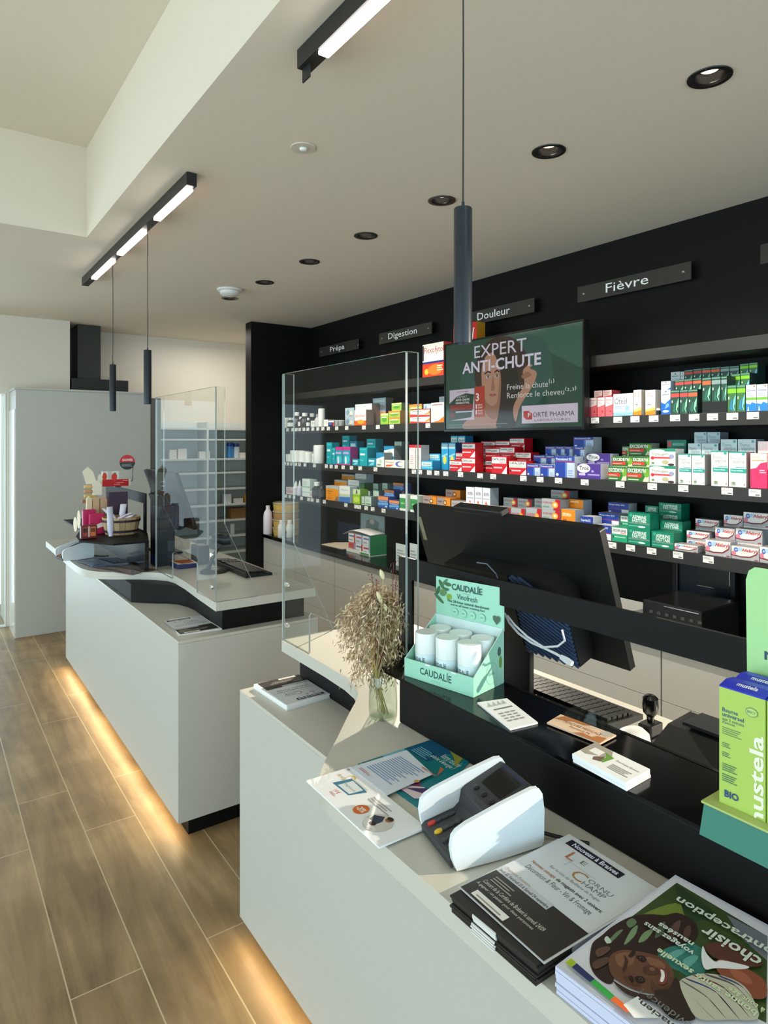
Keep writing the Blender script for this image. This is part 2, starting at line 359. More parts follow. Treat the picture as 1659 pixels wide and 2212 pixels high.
# black display stands (low box, plate with a point, upright panel with a long opening)
def panel_ring(X0, X1, y0, y1, z0, z1, cy0, cy1, cz0, cz1):
    return M().box(X0, y0, z0, X1, cy0, z1, BLACK).box(X0, cy1, z0, X1, y1, z1, BLACK).box(X0, cy0, cz1, X1, cy1, z1, BLACK).box(X0, cy0, z0, X1, cy1, cz0, BLACK)
t = thing('display_stand', (0.978, 0.4, 0.904), 'raised black display stand on the nearer counter holding business cards', 'display stand')
M().box(0.898, -0.7, 0.904, 1.066, 1.214, 1.003, BLACK).build('base_box', t, bevel=0.004)
M().prism([(.893, 1.372), (.897, 1.38), (.905, 1.386), (1.069, 1.437), (1.069, -0.7), (.893, -0.7)], 1.0035, 1.010, BLACKG).build('shelf_plate', t, bevel=0.0012)
panel_ring(1.0605, 1.0685, -0.7, 1.435, 1.0105, 1.238, -0.45, 1.377, 1.0107, 1.182).build('upright_panel', t)
t = thing('display_stand', (0.93, 3.8, 0.904), 'black display stand behind the wooden tub on the counter beyond the gap', 'display stand')
M().prism([(.905, 3.335), (.925, 3.335), (.998, 3.63), (.998, 4.55), (.905, 4.55)], 0.904, 1.045, BLACKG).build('base_box', t, bevel=0.003)
M().prism([(1.0, 3.63), (.925, 3.335), (.76, 3.34), (.735, 3.38), (.645, 3.55), (.66, 3.72), (.735, 4.0), (.735, 4.55), (1.0, 4.55)], 1.0455, 1.054, BLACK).build('shelf_plate', t)
panel_ring(0.988, 0.996, 3.63, 4.55, 1.0545, 1.267, 3.67, 4.49, 1.062, 1.212).build('upright_panel', t)

# ================================================================ shelving wall
SHX = 2.69
ROWS = {1: 1.966, 2: 1.668, 3: 1.363, 4: 1.072}
SHN = {1: 'top', 2: 'second', 3: 'third', 4: 'lowest'}
SHELF = mat((38, 35, 33), 0.42, var=0.05)
TAGM = M(); TAGM.box(-0.0012, -0.023, -0.028, 0, 0.023, 0, mat((244, 240, 236), 0.5))
art(TAGM, ((-0.0012, 0.023, -0.028), (0, -1, 0), (0, 0, 1), (-1, 0, 0)), .046, .028, [('l', .08, .55, .8, .9, 3, (150, 140, 140)), ('r', .55, .12, .92, .3, (120, 110, 112))])
TAGS = {2: [('A', [35, 118, 180, 222, 262, 313, 360, 420, 480, 540, 605, 705, 825, 1030, 1197, 1362]), ('B', [185]), ('C', [180, 375, 522, 682, 865, 1028, 1185, 1355, 1530])],
        3: [('A', [37, 85, 123, 165, 217, 262, 325, 440, 582, 640, 700, 782, 882, 985, 1168]), ('B', [60, 112, 197, 265, 345, 477, 652, 770, 1040, 1190, 1355, 1590]), ('C', [395, 670, 935, 1310, 1547])],
        4: [('A', [35, 100, 145, 195, 285, 370, 412, 478, 558, 815, 935, 975, 1057, 1135, 1265]), ('E', [260, 425, 615, 852, 1123])], 1: []}
ZM = {'A': (600, 860, .18083), 'B': (880, 680, .2411), 'C': (1240, 700, .25256), 'D': (880, 1020, .25317), 'E': (1260, 1060, .24051)}
def zp(k, x, y): a = ZM[k]; return a[0] + a[2] * x, a[1] + a[2] * y
SHELFO = {}
first_tag = None
for r, z in ROWS.items():
    sh = M().box(SHX, -1.2, z - 0.055, 2.968, 5.378, z, SHELF).build('wall_shelf', bevel=0.0015)
    tag(sh, {1: 'topmost black wall shelf, empty apart from two display cartons by the television', 2: 'black wall shelf second from the top, level with the television', 3: 'black wall shelf just below the television',
             4: 'lowest black wall shelf, behind the computer monitor'}[r], 'shelf', 'black wall shelves behind the counters'); SHELFO[r] = sh
    for k, xs in TAGS[r]:
        for x in xs:
            y = onx(*zp(k, x, 900), SHX).y
            if first_tag is None: o = first_tag = TAGM.build('price_tag', sh, loc=(SHX - 0.0003, y, z - 0.004)); o.data.transform(Matrix.Translation((SHX - 0.0003, y, z - 0.004)))
            else: o = first_tag.copy(); COL.objects.link(o); o.parent = sh
            o.location = Vector((SHX - 0.0003, y, z - 0.004)) - Vector(sh.location)

# category signs
SG = mat((58, 56, 53), 0.12, coat=0.3); LT = mat((235, 235, 232), 0.4, emit=0.15)
for y0, y1, s, fx in ((1.674, 2.319, 'Fièvre', (.28, .66)), (2.629, 3.274, 'Douleur', (.26, .70)), (3.57, 4.215, 'Digestion', (.19, .74)), (4.515, 5.16, 'Prépa', (.30, .67)), (0.72, 1.365, 'Rhume', (.3, .7))):
    t = thing('category_sign', (2.93, (y0 + y1) / 2, 2.302), 'dark acrylic sign reading %s high on the black wall' % s if s != 'Rhume' else 'dark acrylic sign cut off by the edge of the photo, high on the black wall', 'sign', 'category signs above the shelves')
    pl_ = M().box(2.925, y0, 2.302, 2.931, y1, 2.386, SG).build('plate', t)
    dsc = s.lower().count('g') + s.count('p'); v0 = .26 - (.12 if 'g' in s or 'p' in s else 0)
    if s != 'Rhume': art(M(), ((2.9248, y1, 2.302), (0, -1, 0), (0, 0, 1), (-1, 0, 0)), y1 - y0, .084, [('t', s, fx[0], v0, fx[1], .82, LT)]).build('lettering', pl_)
    for f in (.06, .94):
        y = y1 + (y0 - y1) * f
        M().lathe([(0.005, 0), (0.0065, 0.002), (0.0065, 0.045)], (2.923, y, 2.344), CHROME, 10, Matrix.Rotation(math.pi / 2, 4, 'Y')).build('standoff', t, smooth=True)
    if s == 'Prépa': M().box(2.921, 4.53, 2.302, 2.9245, 4.70, 2.386, mat((48, 45, 42), 0.6)).build('cover_sticker', t)

# back cabinets under the shelves
for i, (y0, y1) in enumerate(((4.15, 5.37), (2.95, 4.145), (1.55, 2.945), (0.2, 1.545), (-1.2, 0.195))):
    t = thing('drawer_cabinet', (2.72, (y0 + y1) / 2, 0), ['white drawer cabinet below the clear seed tubs', 'white drawer cabinet below the opened mailing carton', 'white drawer cabinet behind the computer monitor', 'white drawer cabinet behind the receipt printer', 'white drawer cabinet hidden by the yellow-green cartons'][i], 'cabinet', 'white drawer cabinets along the back wall')
    M().box(2.50, y0, 0.06, 2.968, y1, 0.70, WHITE).build('carcass', t)
    h = 0.2105
    for k in range(3):
        z = 0.062 + k * 0.2125; hs2 = (y1 - y0) / 2
        for q in range(2):
            M().box(2.481, y0 + q * hs2 + .001, z, 2.4995, y0 + (q + 1) * hs2 - .001, z + h, WHITE).build('drawer', t, bevel=0.001)
    M().box(2.55, y0, 0, 2.968, y1, 0.06, BLACK).build('plinth', t)
tag(M().box(2.467, -1.2, 0.7005, 2.968, 5.378, 0.73, BLACKG).build('worktop', bevel=0.002), 'long black glossy worktop over the white drawer cabinets', 'worktop')

# ================================================================ ceiling fittings
CAN = mat((22, 21, 21), 0.35)
def downlight(y):
    t = thing('ceiling_downlight', (1.86, y, 2.6), '', 'ceiling light', 'black ceiling downlights')
    M().lathe([(0.041, 2.68), (0.040, 2.601), (0.046, 2.5965), (0.060, 2.5965), (0.061, 2.5995)], (1.86, y, 0), CAN, 28, caps=False).build('trim_ring', t, smooth=True, loc=(1.86, y, 2.6))
    M().lathe([(0.0, 2.622), (0.026, 2.622), (0.033, 2.632)], (1.86, y, 0), mat((255, 236, 210), 0.4, emit=2.2), 24).build('lamp', t, loc=(1.86, y, 2.6))
    return t
d0 = downlight(DL_Y[0])
W_ = ['first', 'second', 'third', 'fourth', 'fifth', 'sixth', 'seventh']
for i, y in enumerate(DL_Y):
    o = d0 if i == 0 else copy_tree(d0); o.location.y = y
    o['label'] = 'black round downlight, %s of the row counted from the smoke detector' % W_[9 - i] if i > 2 else 'black round downlight of the ceiling row outside the picture, %s from the street' % W_[i]
BL = mat((30, 30, 30), 0.4); GLOW = mat((255, 244, 236), 0.4, emit=14)
def track(x, y0, y1, dif, label):
    t = thing('track_light', (x, (y0 + y1) / 2, 2.6), label, 'ceiling light', 'linear black track lights')
    M().box(x - .02, y0, 2.548, x + .02, y1, 2.599, BL).build('housing', t, bevel=0.001)
    for a, c in dif: M().box(x - .016, a, 2.536, x + .016, c, 2.5475, GLOW).build('diffuser', t, bevel=0.004)
    return t
xt = 0.866
Yz = lambda px, py: onz(px, py, 2.54).y
track(xt, 2.532, 4.57, [(Yz(396, 407), Yz(323, 472.6)), (Yz(300.4, 500), Yz(244.7, 548.5)), (Yz(234, 563), Yz(190, 601))], 'black linear track light with three glowing bars over the counter beyond the gap')
tr = track(0.845, -0.7, 1.575, [(-0.2, 0.55), (0.62, 1.47)], 'black linear track light over the nearer counter, cut off at the top edge')
M().box(0.838, 1.53, 2.512, 0.842, 1.57, 2.5475, BL).build('end_clip', tr)
def pendant(x, y, z0, z1, label, zt=2.5475):
    t = thing('pendant_lamp', (x, y, z0), label, 'pendant lamp', 'slim black pendant lamps')
    M().tube([(x, y, zt), (x + .001, y, (zt + z1) / 2), (x, y, z1)], 0.0018, mat((52, 50, 50), 0.6), 6).build('cord', t, smooth=True)
    M().lathe([(0.0155, z0 + .006), (0.0165, z0), (0.0175, z0), (0.0175, z1 - .002), (0.0165, z1), (0.003, z1), (0.003, z1 + 0.012)], (x, y, 0), mat((40, 46, 54), 0.35, metal=0.3), 24).build('shade', t, smooth=True)
    M().lathe([(0.0, z0 + .006), (0.0155, z0 + .005)], (x, y, 0), mat((255, 230, 190), 0.4, emit=0.5), 18).build('bulb', t)
pendant(0.866, 3.965 * .866 / .898, onx(243.5, 888, .866).z, onx(243, 788, .866).z, 'slim black pendant tube hanging lower over the red display things, left of its neighbour')
pendant(0.866, 3.26 * .866 / .898, onx(319, 873, .866).z, onx(317, 757, .866).z, 'slim black pendant tube hanging beside the acrylic screen of the counter beyond the gap')
pendant(0.845, 0.996 * .845 / .898, onx(1000, 742, .845).z, onx(1000, 450, .845).z, 'big slim black pendant tube hanging in front of the television')
t = thing('smoke_detector', (1.749, 4.336, 2.6), 'white round smoke detector on the ceiling', 'smoke detector')
M().lathe([(0.085, 2.5995), (0.085, 2.588), (0.07, 2.584)], (1.749, 4.336, 0), FRW, 28).build('base', t, smooth=True)
M().lathe([(0.066, 2.584), (0.066, 2.566), (0.05, 2.556), (0.0, 2.555)], (1.749, 4.336, 0), FRW, 28).build('cover', t, smooth=True)
t = thing('ceiling_sensor', (1.118, 2.087, 2.6), 'small white round sensor disc in the ceiling', 'sensor')
M().lathe([(0.045, 2.5995), (0.043, 2.596), (0.02, 2.595), (0, 2.595)], (1.118, 2.087, 0), mat((206, 196, 180), 0.6), 28).build('plate', t, smooth=True)
M().lathe([(0.014, 2.595), (0.010, 2.588), (0, 2.586)], (1.118, 2.087, 0), mat((235, 240, 235), 0.15), 16).build('lens', t, smooth=True)

# ================================================================ far end
t = thing('tall_cabinet', (1.12, 6.09, 0), 'tall plain white cabinet standing against the far wall', 'cabinet')
M().box(0.61, 5.884, 0, 1.645, 6.295, 1.955, WHITE).build('carcass', t, bevel=0.001)
M().box(0.601, 5.884, 0, 0.6095, 6.295, 1.80, mat((225, 222, 215), 0.18, coat=0.4)).build('side_panel', t)
M().box(0.601, 5.88, 1.956, 1.648, 6.295, 1.972, WHITE).build('top_panel', t)
t = thing('cooker_hood', (1.3, 6.5, 1.98), 'black chimney cooker hood above the tall white cabinet', 'cooker hood')
M().box(1.150, 6.40, 2.105, 1.345, 6.74, 2.596, mat((48, 49, 44), 0.45)).build('chimney', t)
M().box(1.085, 6.31, 1.985, 1.565, 6.74, 2.1045, mat((28, 26, 24), 0.4)).build('canopy', t, bevel=0.002)
SW = mat((206, 212, 208), 0.5)
t = thing('shelving_unit', (2.4, 6.6, 0), 'white open shelving unit in the back room', 'shelving')
x0, x1, yb = 1.80, 3.05, 6.45
M().box(x0, 6.735, 0, x1, 6.748, 1.74, SW).build('back_panel', t)
for x in (x0, 2.36, x1 - .02): M().box(x, yb, 0, x + .02, 6.734, 1.74, SW).build('upright', t)
ZS = [ony(538, y, yb).z for y in (926, 948, 989, 1018, 1052, 1086, 1119, 1153, 1187)] + [0.2]
for z in ZS:
    for a, c in ((x0 + .0205, 2.3595), (2.3805, x1 - .0205)): M().box(a, yb, z - .018, c, 6.734, z, SW).build('shelf', t)
def simple_box(name, x, y, z, w, d, h, c, label, cat, group=None, rough=0.5):
    return tag(M().box(x - w / 2, y - d / 2, z, x + w / 2, y + d / 2, z + h, mat(c, rough, var=0.04)).build(name, bevel=0.0008), label, cat, group)
def tubjar(px, w, z, h, c, cc, label, y=6.53):
    p = ony(px, 1000, y); t = thing('plastic_jar', (p.x, y, z), label, 'jar')
    M().lathe([(w * .46, z), (w * .5, z + .004), (w * .5, z + h * .76), (w * .44, z + h * .78)], (p.x, y, 0), mat(c, 0.4), 16).build('body', t, smooth=True)
    M().lathe([(w * .47, z + h * .78), (w * .47, z + h * .99), (w * .42, z + h)], (p.x, y, 0), mat(cc, 0.4), 16).build('cap', t, smooth=True)
tubjar(497, .075, ZS[2], .16, (60, 130, 190), (30, 60, 140), 'blue jar with dark blue lid on the back room shelving')
tubjar(510, .07, ZS[2], .15, (215, 220, 228), (40, 70, 150), 'pale jar with blue lid on the back room shelving')
simple_box('small_carton', ony(522, 1000, 6.52).x, 6.52, ZS[2], .06, .06, .055, (228, 222, 210), 'white small carton beside the pale jar in the back room', 'carton')
simple_box('small_carton', ony(534, 1000, 6.52).x, 6.52, ZS[2], .045, .06, .06, (222, 170, 80), 'yellow small carton at the end of the jar shelf in the back room', 'carton')
simple_box('cardboard_box', ony(512, 1000, 6.54).x, 6.54, ZS[6], .19, .13, .11, (136, 98, 62), 'brown cardboard box on the back room shelving', 'box')
simple_box('small_carton', ony(490, 1000, 6.52).x, 6.52, ZS[5], .075, .06, .10, (222, 222, 220), 'white carton on the shelf above the brown cardboard box', 'carton')
simple_box('small_carton', ony(513, 1000, 6.52).x, 6.52, ZS[5], .10, .06, .05, (214, 208, 204), 'low pale carton on the shelf above the brown cardboard box', 'carton')
simple_box('small_carton', ony(533, 1000, 6.52).x, 6.52, ZS[5], .06, .06, .08, (226, 160, 70), 'orange carton on the shelf above the brown cardboard box', 'carton')
tubjar(502, .05, ZS[7], .11, (225, 225, 222), (235, 235, 232), 'small white bottle alone on the back room shelving')
for i, (px, w, h) in enumerate(((372, .07, .09), (392, .09, .10), (440, .11, .07))):
    simple_box('small_carton', ony(px, 1000, 6.52).x, 6.52, ZS[2], w, .06, h, (226, 220, 212), ['narrow white carton seen through the acrylic screen, in the back room', 'taller white carton seen through the acrylic screen, in the back room', 'low white carton seen through the acrylic screen, in the back room'][i], 'carton')
# ================================================================ goods on the wall shelves
WHT = (242, 240, 236); RED = (196, 22, 34); BLU = (32, 58, 150)
def lines(c=(150, 150, 155)): return ('l', .1, .12, .6, .3, 3, c)
# family: (colour of the carton, side colour, artwork, words for the label)
FAM = {
 'daf': ((198, 20, 34), None, [('r', .0, .60, 1, .90, WHT), ('b', 'DAFALGAN', .05, .68, .8, .84, (40, 40, 48)), ('p', [(.62, 0), (1, 0), (1, .42)], WHT), ('r', .1, .3, .7, .38, (235, 190, 190)), ('e', .08, .33, .05, .05, WHT)], 'red and white painkiller carton'),
 'dafF': ((198, 20, 34), None, [('r', 0, .58, .95, .93, WHT), ('b', 'DAFALGAN', .05, .75, .85, .9, (40, 40, 48)), ('b', 'FORTE', .52, .61, .86, .71, (200, 60, 60)), ('p', [(.66, 0), (1, 0), (1, .45)], WHT), ('r', .1, .3, .7, .38, (235, 190, 190)), ('e', .08, .35, .05, .05, (60, 60, 70))], 'red strong painkiller carton with a broad white band'),
 'dafC': ((198, 20, 34), None, [('r', 0, .5, 1, .93, WHT), ('b', 'DAFALGAN', .04, .72, .88, .9, (40, 40, 48)), ('b', 'PLUS CAFFEINE', .04, .55, .78, .67, (120, 180, 100)), ('p', [(.7, 0), (1, 0), (1, .4)], WHT), ('r', .12, .24, .7, .33, (235, 190, 190)), ('e', .1, .26, .06, .06, (30, 30, 40))], 'red painkiller carton with green caffeine wording'),
 'para': ((30, 62, 158), (205, 210, 216), [('r', .62, .0, 1, .7, (190, 205, 228)), ('r', .52, .0, .62, .72, (90, 120, 195)), ('r', 0, .74, 1, .77, (190, 50, 60)), ('b', 'Paracetamol EG', .06, .80, .86, .93, (220, 226, 240)), ('e', .12, .12, .07, .07, (240, 244, 250)), ('l', .68, .08, .95, .4, 3, (140, 160, 190))], 'blue paracetamol carton with pale right edge'),
 'ibu': ((30, 58, 150), (196, 200, 204), [('r', .66, .0, 1, .42, (222, 226, 232)), ('r', .0, .44, 1, .47, (200, 60, 60)), ('b', 'Ibuprofen EG', .06, .72, .80, .88, (220, 226, 240)), ('e', .1, .16, .06, .08, (235, 240, 250))], 'blue ibuprofen carton with white corner'),
 'troc': ((74, 44, 140), (205, 205, 212), [('e', .27, .68, .29, .30, WHT), ('b', 'Troc', .07, .56, .5, .84, (40, 38, 60)), ('r', .06, .2, .34, .36, (200, 190, 225)), ('r', .45, .22, .96, .32, (170, 150, 205)), ('e', .66, .5, .06, .08, (170, 150, 210))], 'purple lozenge carton with white oval'),
 'exc': ((38, 112, 34), (200, 206, 190), [('p', [(.72, 0), (1, 0), (1, .5), (.86, .42)], (216, 224, 190)), ('e', .9, .6, .13, .3, (112, 168, 40)), ('r', 0, .28, .68, .54, (222, 52, 42)), ('b', 'EXCEDRYN', .04, .60, .86, .88, WHT), ('r', .04, .34, .5, .40, (245, 190, 180)), ('r', .05, .08, .55, .16, (190, 205, 180))], 'green headache carton with red band'),
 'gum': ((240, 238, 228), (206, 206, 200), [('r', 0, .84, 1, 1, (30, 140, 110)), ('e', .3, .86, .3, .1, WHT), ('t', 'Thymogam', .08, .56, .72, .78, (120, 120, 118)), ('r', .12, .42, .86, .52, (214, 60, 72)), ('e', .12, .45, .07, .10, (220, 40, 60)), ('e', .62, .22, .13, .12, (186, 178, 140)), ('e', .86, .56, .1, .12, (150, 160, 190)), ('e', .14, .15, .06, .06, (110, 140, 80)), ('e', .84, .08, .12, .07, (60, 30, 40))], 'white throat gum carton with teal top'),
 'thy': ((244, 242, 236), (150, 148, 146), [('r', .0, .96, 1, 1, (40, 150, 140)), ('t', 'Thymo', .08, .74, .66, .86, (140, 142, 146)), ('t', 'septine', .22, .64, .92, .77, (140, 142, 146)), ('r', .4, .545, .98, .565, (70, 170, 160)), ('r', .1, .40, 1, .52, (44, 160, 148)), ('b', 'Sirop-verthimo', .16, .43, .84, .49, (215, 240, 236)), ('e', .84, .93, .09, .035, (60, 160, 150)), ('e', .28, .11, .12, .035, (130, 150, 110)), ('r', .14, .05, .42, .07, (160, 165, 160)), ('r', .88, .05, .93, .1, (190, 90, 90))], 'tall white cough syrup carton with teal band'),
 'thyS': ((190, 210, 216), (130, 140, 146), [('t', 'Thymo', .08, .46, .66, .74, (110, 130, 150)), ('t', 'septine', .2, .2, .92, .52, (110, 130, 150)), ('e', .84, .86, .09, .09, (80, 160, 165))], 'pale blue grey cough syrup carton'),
 'med': ((238, 44, 104), (236, 60, 110), [('p', [(0, .55), (.35, .58), (.6, .72), (1, .76), (1, 1), (0, 1)], (248, 240, 214)), ('t', 'Isotrexin', .08, .86, .6, .93, (150, 130, 110)), ('r', .08, .78, .9, .82, (190, 170, 140)), ('e', .4, .4, .18, .12, (214, 40, 96)), ('l', .55, .44, .95, .56, 2, (250, 190, 205))], 'hot pink carton with cream wave'),
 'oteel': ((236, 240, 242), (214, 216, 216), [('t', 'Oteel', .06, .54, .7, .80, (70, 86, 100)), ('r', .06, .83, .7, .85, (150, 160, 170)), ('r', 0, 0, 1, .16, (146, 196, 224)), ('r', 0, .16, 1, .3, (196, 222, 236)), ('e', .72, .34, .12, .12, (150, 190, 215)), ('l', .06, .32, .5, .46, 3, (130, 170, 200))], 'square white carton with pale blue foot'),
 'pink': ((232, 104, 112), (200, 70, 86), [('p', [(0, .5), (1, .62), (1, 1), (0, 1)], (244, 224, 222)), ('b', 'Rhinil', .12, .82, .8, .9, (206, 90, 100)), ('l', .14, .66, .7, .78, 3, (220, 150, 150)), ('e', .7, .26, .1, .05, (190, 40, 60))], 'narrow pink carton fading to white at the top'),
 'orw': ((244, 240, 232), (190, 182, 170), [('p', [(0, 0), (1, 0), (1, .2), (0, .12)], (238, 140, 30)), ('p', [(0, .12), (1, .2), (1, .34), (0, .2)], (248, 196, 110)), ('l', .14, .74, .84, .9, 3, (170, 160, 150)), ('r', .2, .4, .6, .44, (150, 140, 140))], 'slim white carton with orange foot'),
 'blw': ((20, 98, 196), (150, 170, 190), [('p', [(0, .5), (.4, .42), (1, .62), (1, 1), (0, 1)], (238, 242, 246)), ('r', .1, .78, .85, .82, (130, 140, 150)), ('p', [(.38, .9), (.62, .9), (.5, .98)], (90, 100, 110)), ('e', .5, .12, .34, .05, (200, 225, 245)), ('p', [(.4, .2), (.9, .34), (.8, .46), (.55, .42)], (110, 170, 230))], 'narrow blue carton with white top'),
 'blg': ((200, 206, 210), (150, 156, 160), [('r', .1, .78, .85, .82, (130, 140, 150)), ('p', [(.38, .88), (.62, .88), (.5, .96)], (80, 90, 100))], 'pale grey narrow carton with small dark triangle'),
 'leg': ((30, 62, 54), (22, 44, 40), None, 'dark green leg cream carton with %s stripe'),
 'otr': ((240, 240, 240), (200, 204, 208), [('b', 'Otrivine', .06, .74, .9, .84, (70, 90, 160)), ('r', 0, .42, 1, .52, (110, 178, 60)), ('p', [(0, 0), (1, 0), (1, .28), (.6, .34), (.4, .26), (0, .3)], (36, 128, 208)), ('p', [(.14, .02), (.30, .02), (.26, .12), (.22, .2), (.18, .12)], WHT), ('l', .06, .56, .8, .7, 3, (160, 165, 175)), ('e', .8, .93, .1, .03, (236, 130, 60))], 'white nasal spray carton with green bar and blue foot'),
 'asp': ((0, 130, 98), (0, 110, 84), [('b', 'ASPIRINE', .20, .62, .84, .84, (230, 245, 238)), ('b', 'FASTTABS', .20, .40, .84, .61, (230, 245, 238)), ('r', .04, .30, .98, .38, (120, 140, 134)), ('e', .14, .82, .07, .10, (70, 165, 140)), ('e', .62, .14, .18, .06, (220, 240, 230)), ('p', [(.04, .10), (.5, .13), (.5, .2), (.04, .18)], (90, 180, 150))], 'green aspirin carton with white wording'),
 'sed': ((36, 160, 116), (40, 140, 104), [('r', 0, .52, 1, .96, (238, 238, 234)), ('b', 'SEDERGINE', .06, .68, .92, .86, (40, 60, 70)), ('b', 'FORTE', .56, .54, .92, .66, (214, 70, 60)), ('e', .08, .32, .05, .08, (30, 60, 60)), ('r', .16, .3, .9, .36, (190, 230, 212))], 'white and green pain tablet carton'),
 'afe': ((178, 176, 180), (150, 150, 154), [('p', [(0, .42), (.3, .28), (.65, .3), (.9, .55), (1, 1), (0, 1)], (244, 236, 230)), ('p', [(0, .24), (.35, .16), (.7, .22), (.93, .5), (1, .98), (.9, .58), (.68, .3), (.35, .24), (0, .32)], (130, 28, 44)), ('e', .17, .72, .085, .17, (60, 100, 190)), ('e', .17, .72, .045, .08, (170, 200, 240)), ('e', .33, .78, .10, .15, (176, 212, 238)), ('e', .09, .44, .085, .17, (226, 130, 150)), ('b', 'Afebryl', .38, .56, .92, .88, (200, 62, 76)), ('r', .74, .06, .8, .1, WHT), ('r', .84, .05, .96, .12, (170, 60, 70))], 'white effervescent tablet carton with blue and pink circles'),
 'nur': ((168, 172, 174), (140, 142, 144), [('p', [(.62, 0), (1, 0), (1, 1), (.74, 1)], (186, 22, 40)), ('b', 'NUROFEN', .06, .56, .62, .76, (176, 80, 86)), ('e', .72, .5, .17, .3, (232, 150, 60)), ('e', .72, .5, .12, .21, (250, 190, 90)), ('e', .72, .5, .07, .12, (255, 240, 200)), ('r', .06, .22, .4, .34, (120, 150, 120))], 'silver and red carton with glowing target'),
 'nurO': ((160, 140, 134), (196, 120, 40), [('p', [(.5, 0), (1, 0), (1, 1), (.62, 1)], (226, 140, 30)), ('e', .62, .5, .14, .26, (80, 50, 30)), ('e', .62, .5, .09, .16, (250, 200, 120)), ('r', .08, .5, .4, .66, (110, 96, 96))], 'small orange and grey carton with target ring'),
 'brz': ((240, 240, 242), (150, 158, 166), [('p', [(.5, .22), (.86, .42), (.5, .62), (.14, .42)], (214, 100, 36)), ('b', 'BRUFEN', .2, .76, .86, .86, (120, 112, 150)), ('r', .1, .66, .9, .7, (190, 190, 200)), ('r', 0, .0, 1, .05, (60, 120, 190)), ('r', .5, .12, .9, .16, (140, 140, 150))], 'tall white carton with orange diamond'),
 'spi': ((240, 138, 20), (160, 172, 184), [('b', 'SPIDIFEN', .08, .72, .7, .86, (250, 236, 200)), ('r', .1, .54, .4, .62, (200, 90, 30)), ('r', 0, 0, .8, .16, (196, 70, 20)), ('r', .0, .0, 1, .05, (130, 170, 50))], 'orange pain tablet carton'),
 'bus': ((56, 172, 214), (40, 130, 180), [('r', 0, .42, .9, .86, (214, 232, 226)), ('b', 'Buscopan', .16, .5, .84, .72, (90, 130, 130)), ('r', 0, .26, 1, .3, (220, 240, 250))], 'sky blue carton with pale label'),
 'sun': ((40, 150, 200), (30, 80, 140), [('r', 0, .78, .92, .96, (176, 214, 226)), ('e', .5, .36, .26, .16, (214, 216, 90)), ('p', [(.1, .46), (.9, .56), (.9, .62), (.1, .52)], (150, 210, 230))], 'tall sky blue carton with yellow disc'),
 'red1': ((240, 234, 228), (170, 166, 164), [('r', 0, .88, 1, 1, (206, 26, 46)), ('t', 'Thymo', .2, .74, .8, .82, (190, 120, 120)), ('l', .2, .2, .8, .6, 5, (214, 180, 180))], 'tall white carton with red top'),
 'teal': ((0, 160, 172), (0, 130, 146), [('r', .1, .58, .7, .68, (220, 240, 240)), ('r', .12, .86, .8, .94, (60, 190, 200)), ('r', .1, .3, .5, .34, (150, 220, 225))], 'plain teal carton'),
 'tealP': ((0, 150, 176), (150, 60, 130), [('r', 0, .82, 1, 1, (212, 40, 140)), ('r', .0, .60, .8, .72, (190, 170, 214)), ('e', .5, .3, .4, .22, (60, 190, 206)), ('p', [(.3, .04), (.52, .1), (.5, .4), (.3, .5)], (240, 240, 244)), ('r', 0, 0, 1, .05, (214, 60, 150))], 'teal carton with magenta top'),
 'tealL': ((0, 140, 166), (0, 110, 140), [('r', .1, .55, .8, .8, (200, 236, 240)), ('p', [(.1, .1), (.7, .15), (.8, .5), (.4, .42)], (120, 210, 220))], 'low teal carton with white wording'),
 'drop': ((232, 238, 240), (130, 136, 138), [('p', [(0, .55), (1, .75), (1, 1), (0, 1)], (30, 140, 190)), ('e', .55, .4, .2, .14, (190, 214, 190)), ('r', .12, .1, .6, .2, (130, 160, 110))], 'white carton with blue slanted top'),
 'flexa': ((240, 238, 228), (190, 190, 180), [('t', 'Flexagile', .06, .5, .5, .86, (170, 60, 60)), ('p', [(0, .1), (.3, .14), (.48, .4), (.1, .34)], (230, 90, 40)), ('e', .76, .5, .2, .36, (90, 110, 190)), ('e', .82, .5, .14, .26, (244, 240, 220))], 'wide low white gel carton with blue swirl'),
 'exo': ((240, 236, 232), (150, 130, 124), [('r', 0, .0, 1, .3, (238, 96, 22)), ('e', .55, .22, .3, .14, (250, 160, 50)), ('b', 'EXOFAN', .1, .52, .9, .68, (226, 120, 84)), ('r', .1, .84, .9, .93, (206, 214, 220))], 'white carton with orange foot and lettering'),
 'exoT': ((186, 204, 214), (120, 108, 104), [('b', 'ZAFTEN', .08, .6, .92, .74, (150, 110, 96)), ('r', .0, .3, 1, .5, (212, 150, 120)), ('r', .1, .84, .9, .93, (220, 228, 232))], 'tall pale blue carton with dark sides'),
 'grn': ((150, 196, 60), (110, 130, 90), [('r', .0, .8, 1, 1, (210, 226, 150)), ('e', .5, .45, .34, .24, (90, 160, 50)), ('r', .15, .6, .8, .7, (240, 246, 220))], 'lime green carton'),
 'grnO': ((170, 196, 80), (150, 110, 80), [('r', 0, .76, 1, 1, (236, 140, 70)), ('e', .5, .4, .36, .24, (120, 170, 60)), ('r', .15, .56, .85, .66, (244, 240, 220))], 'lime carton with orange top'),
 'swo': ((242, 236, 226), (170, 150, 140), [('p', [(0, .0), (1, .0), (1, .12), (0, .3)], (214, 60, 50)), ('p', [(.7, .1), (1, .3), (1, .7), (.86, .4)], (240, 140, 40)), ('r', .1, .6, .6, .7, (150, 150, 160)), ('r', 0, .88, 1, 1, (190, 40, 60))], 'wide white carton with red and orange swoosh'),
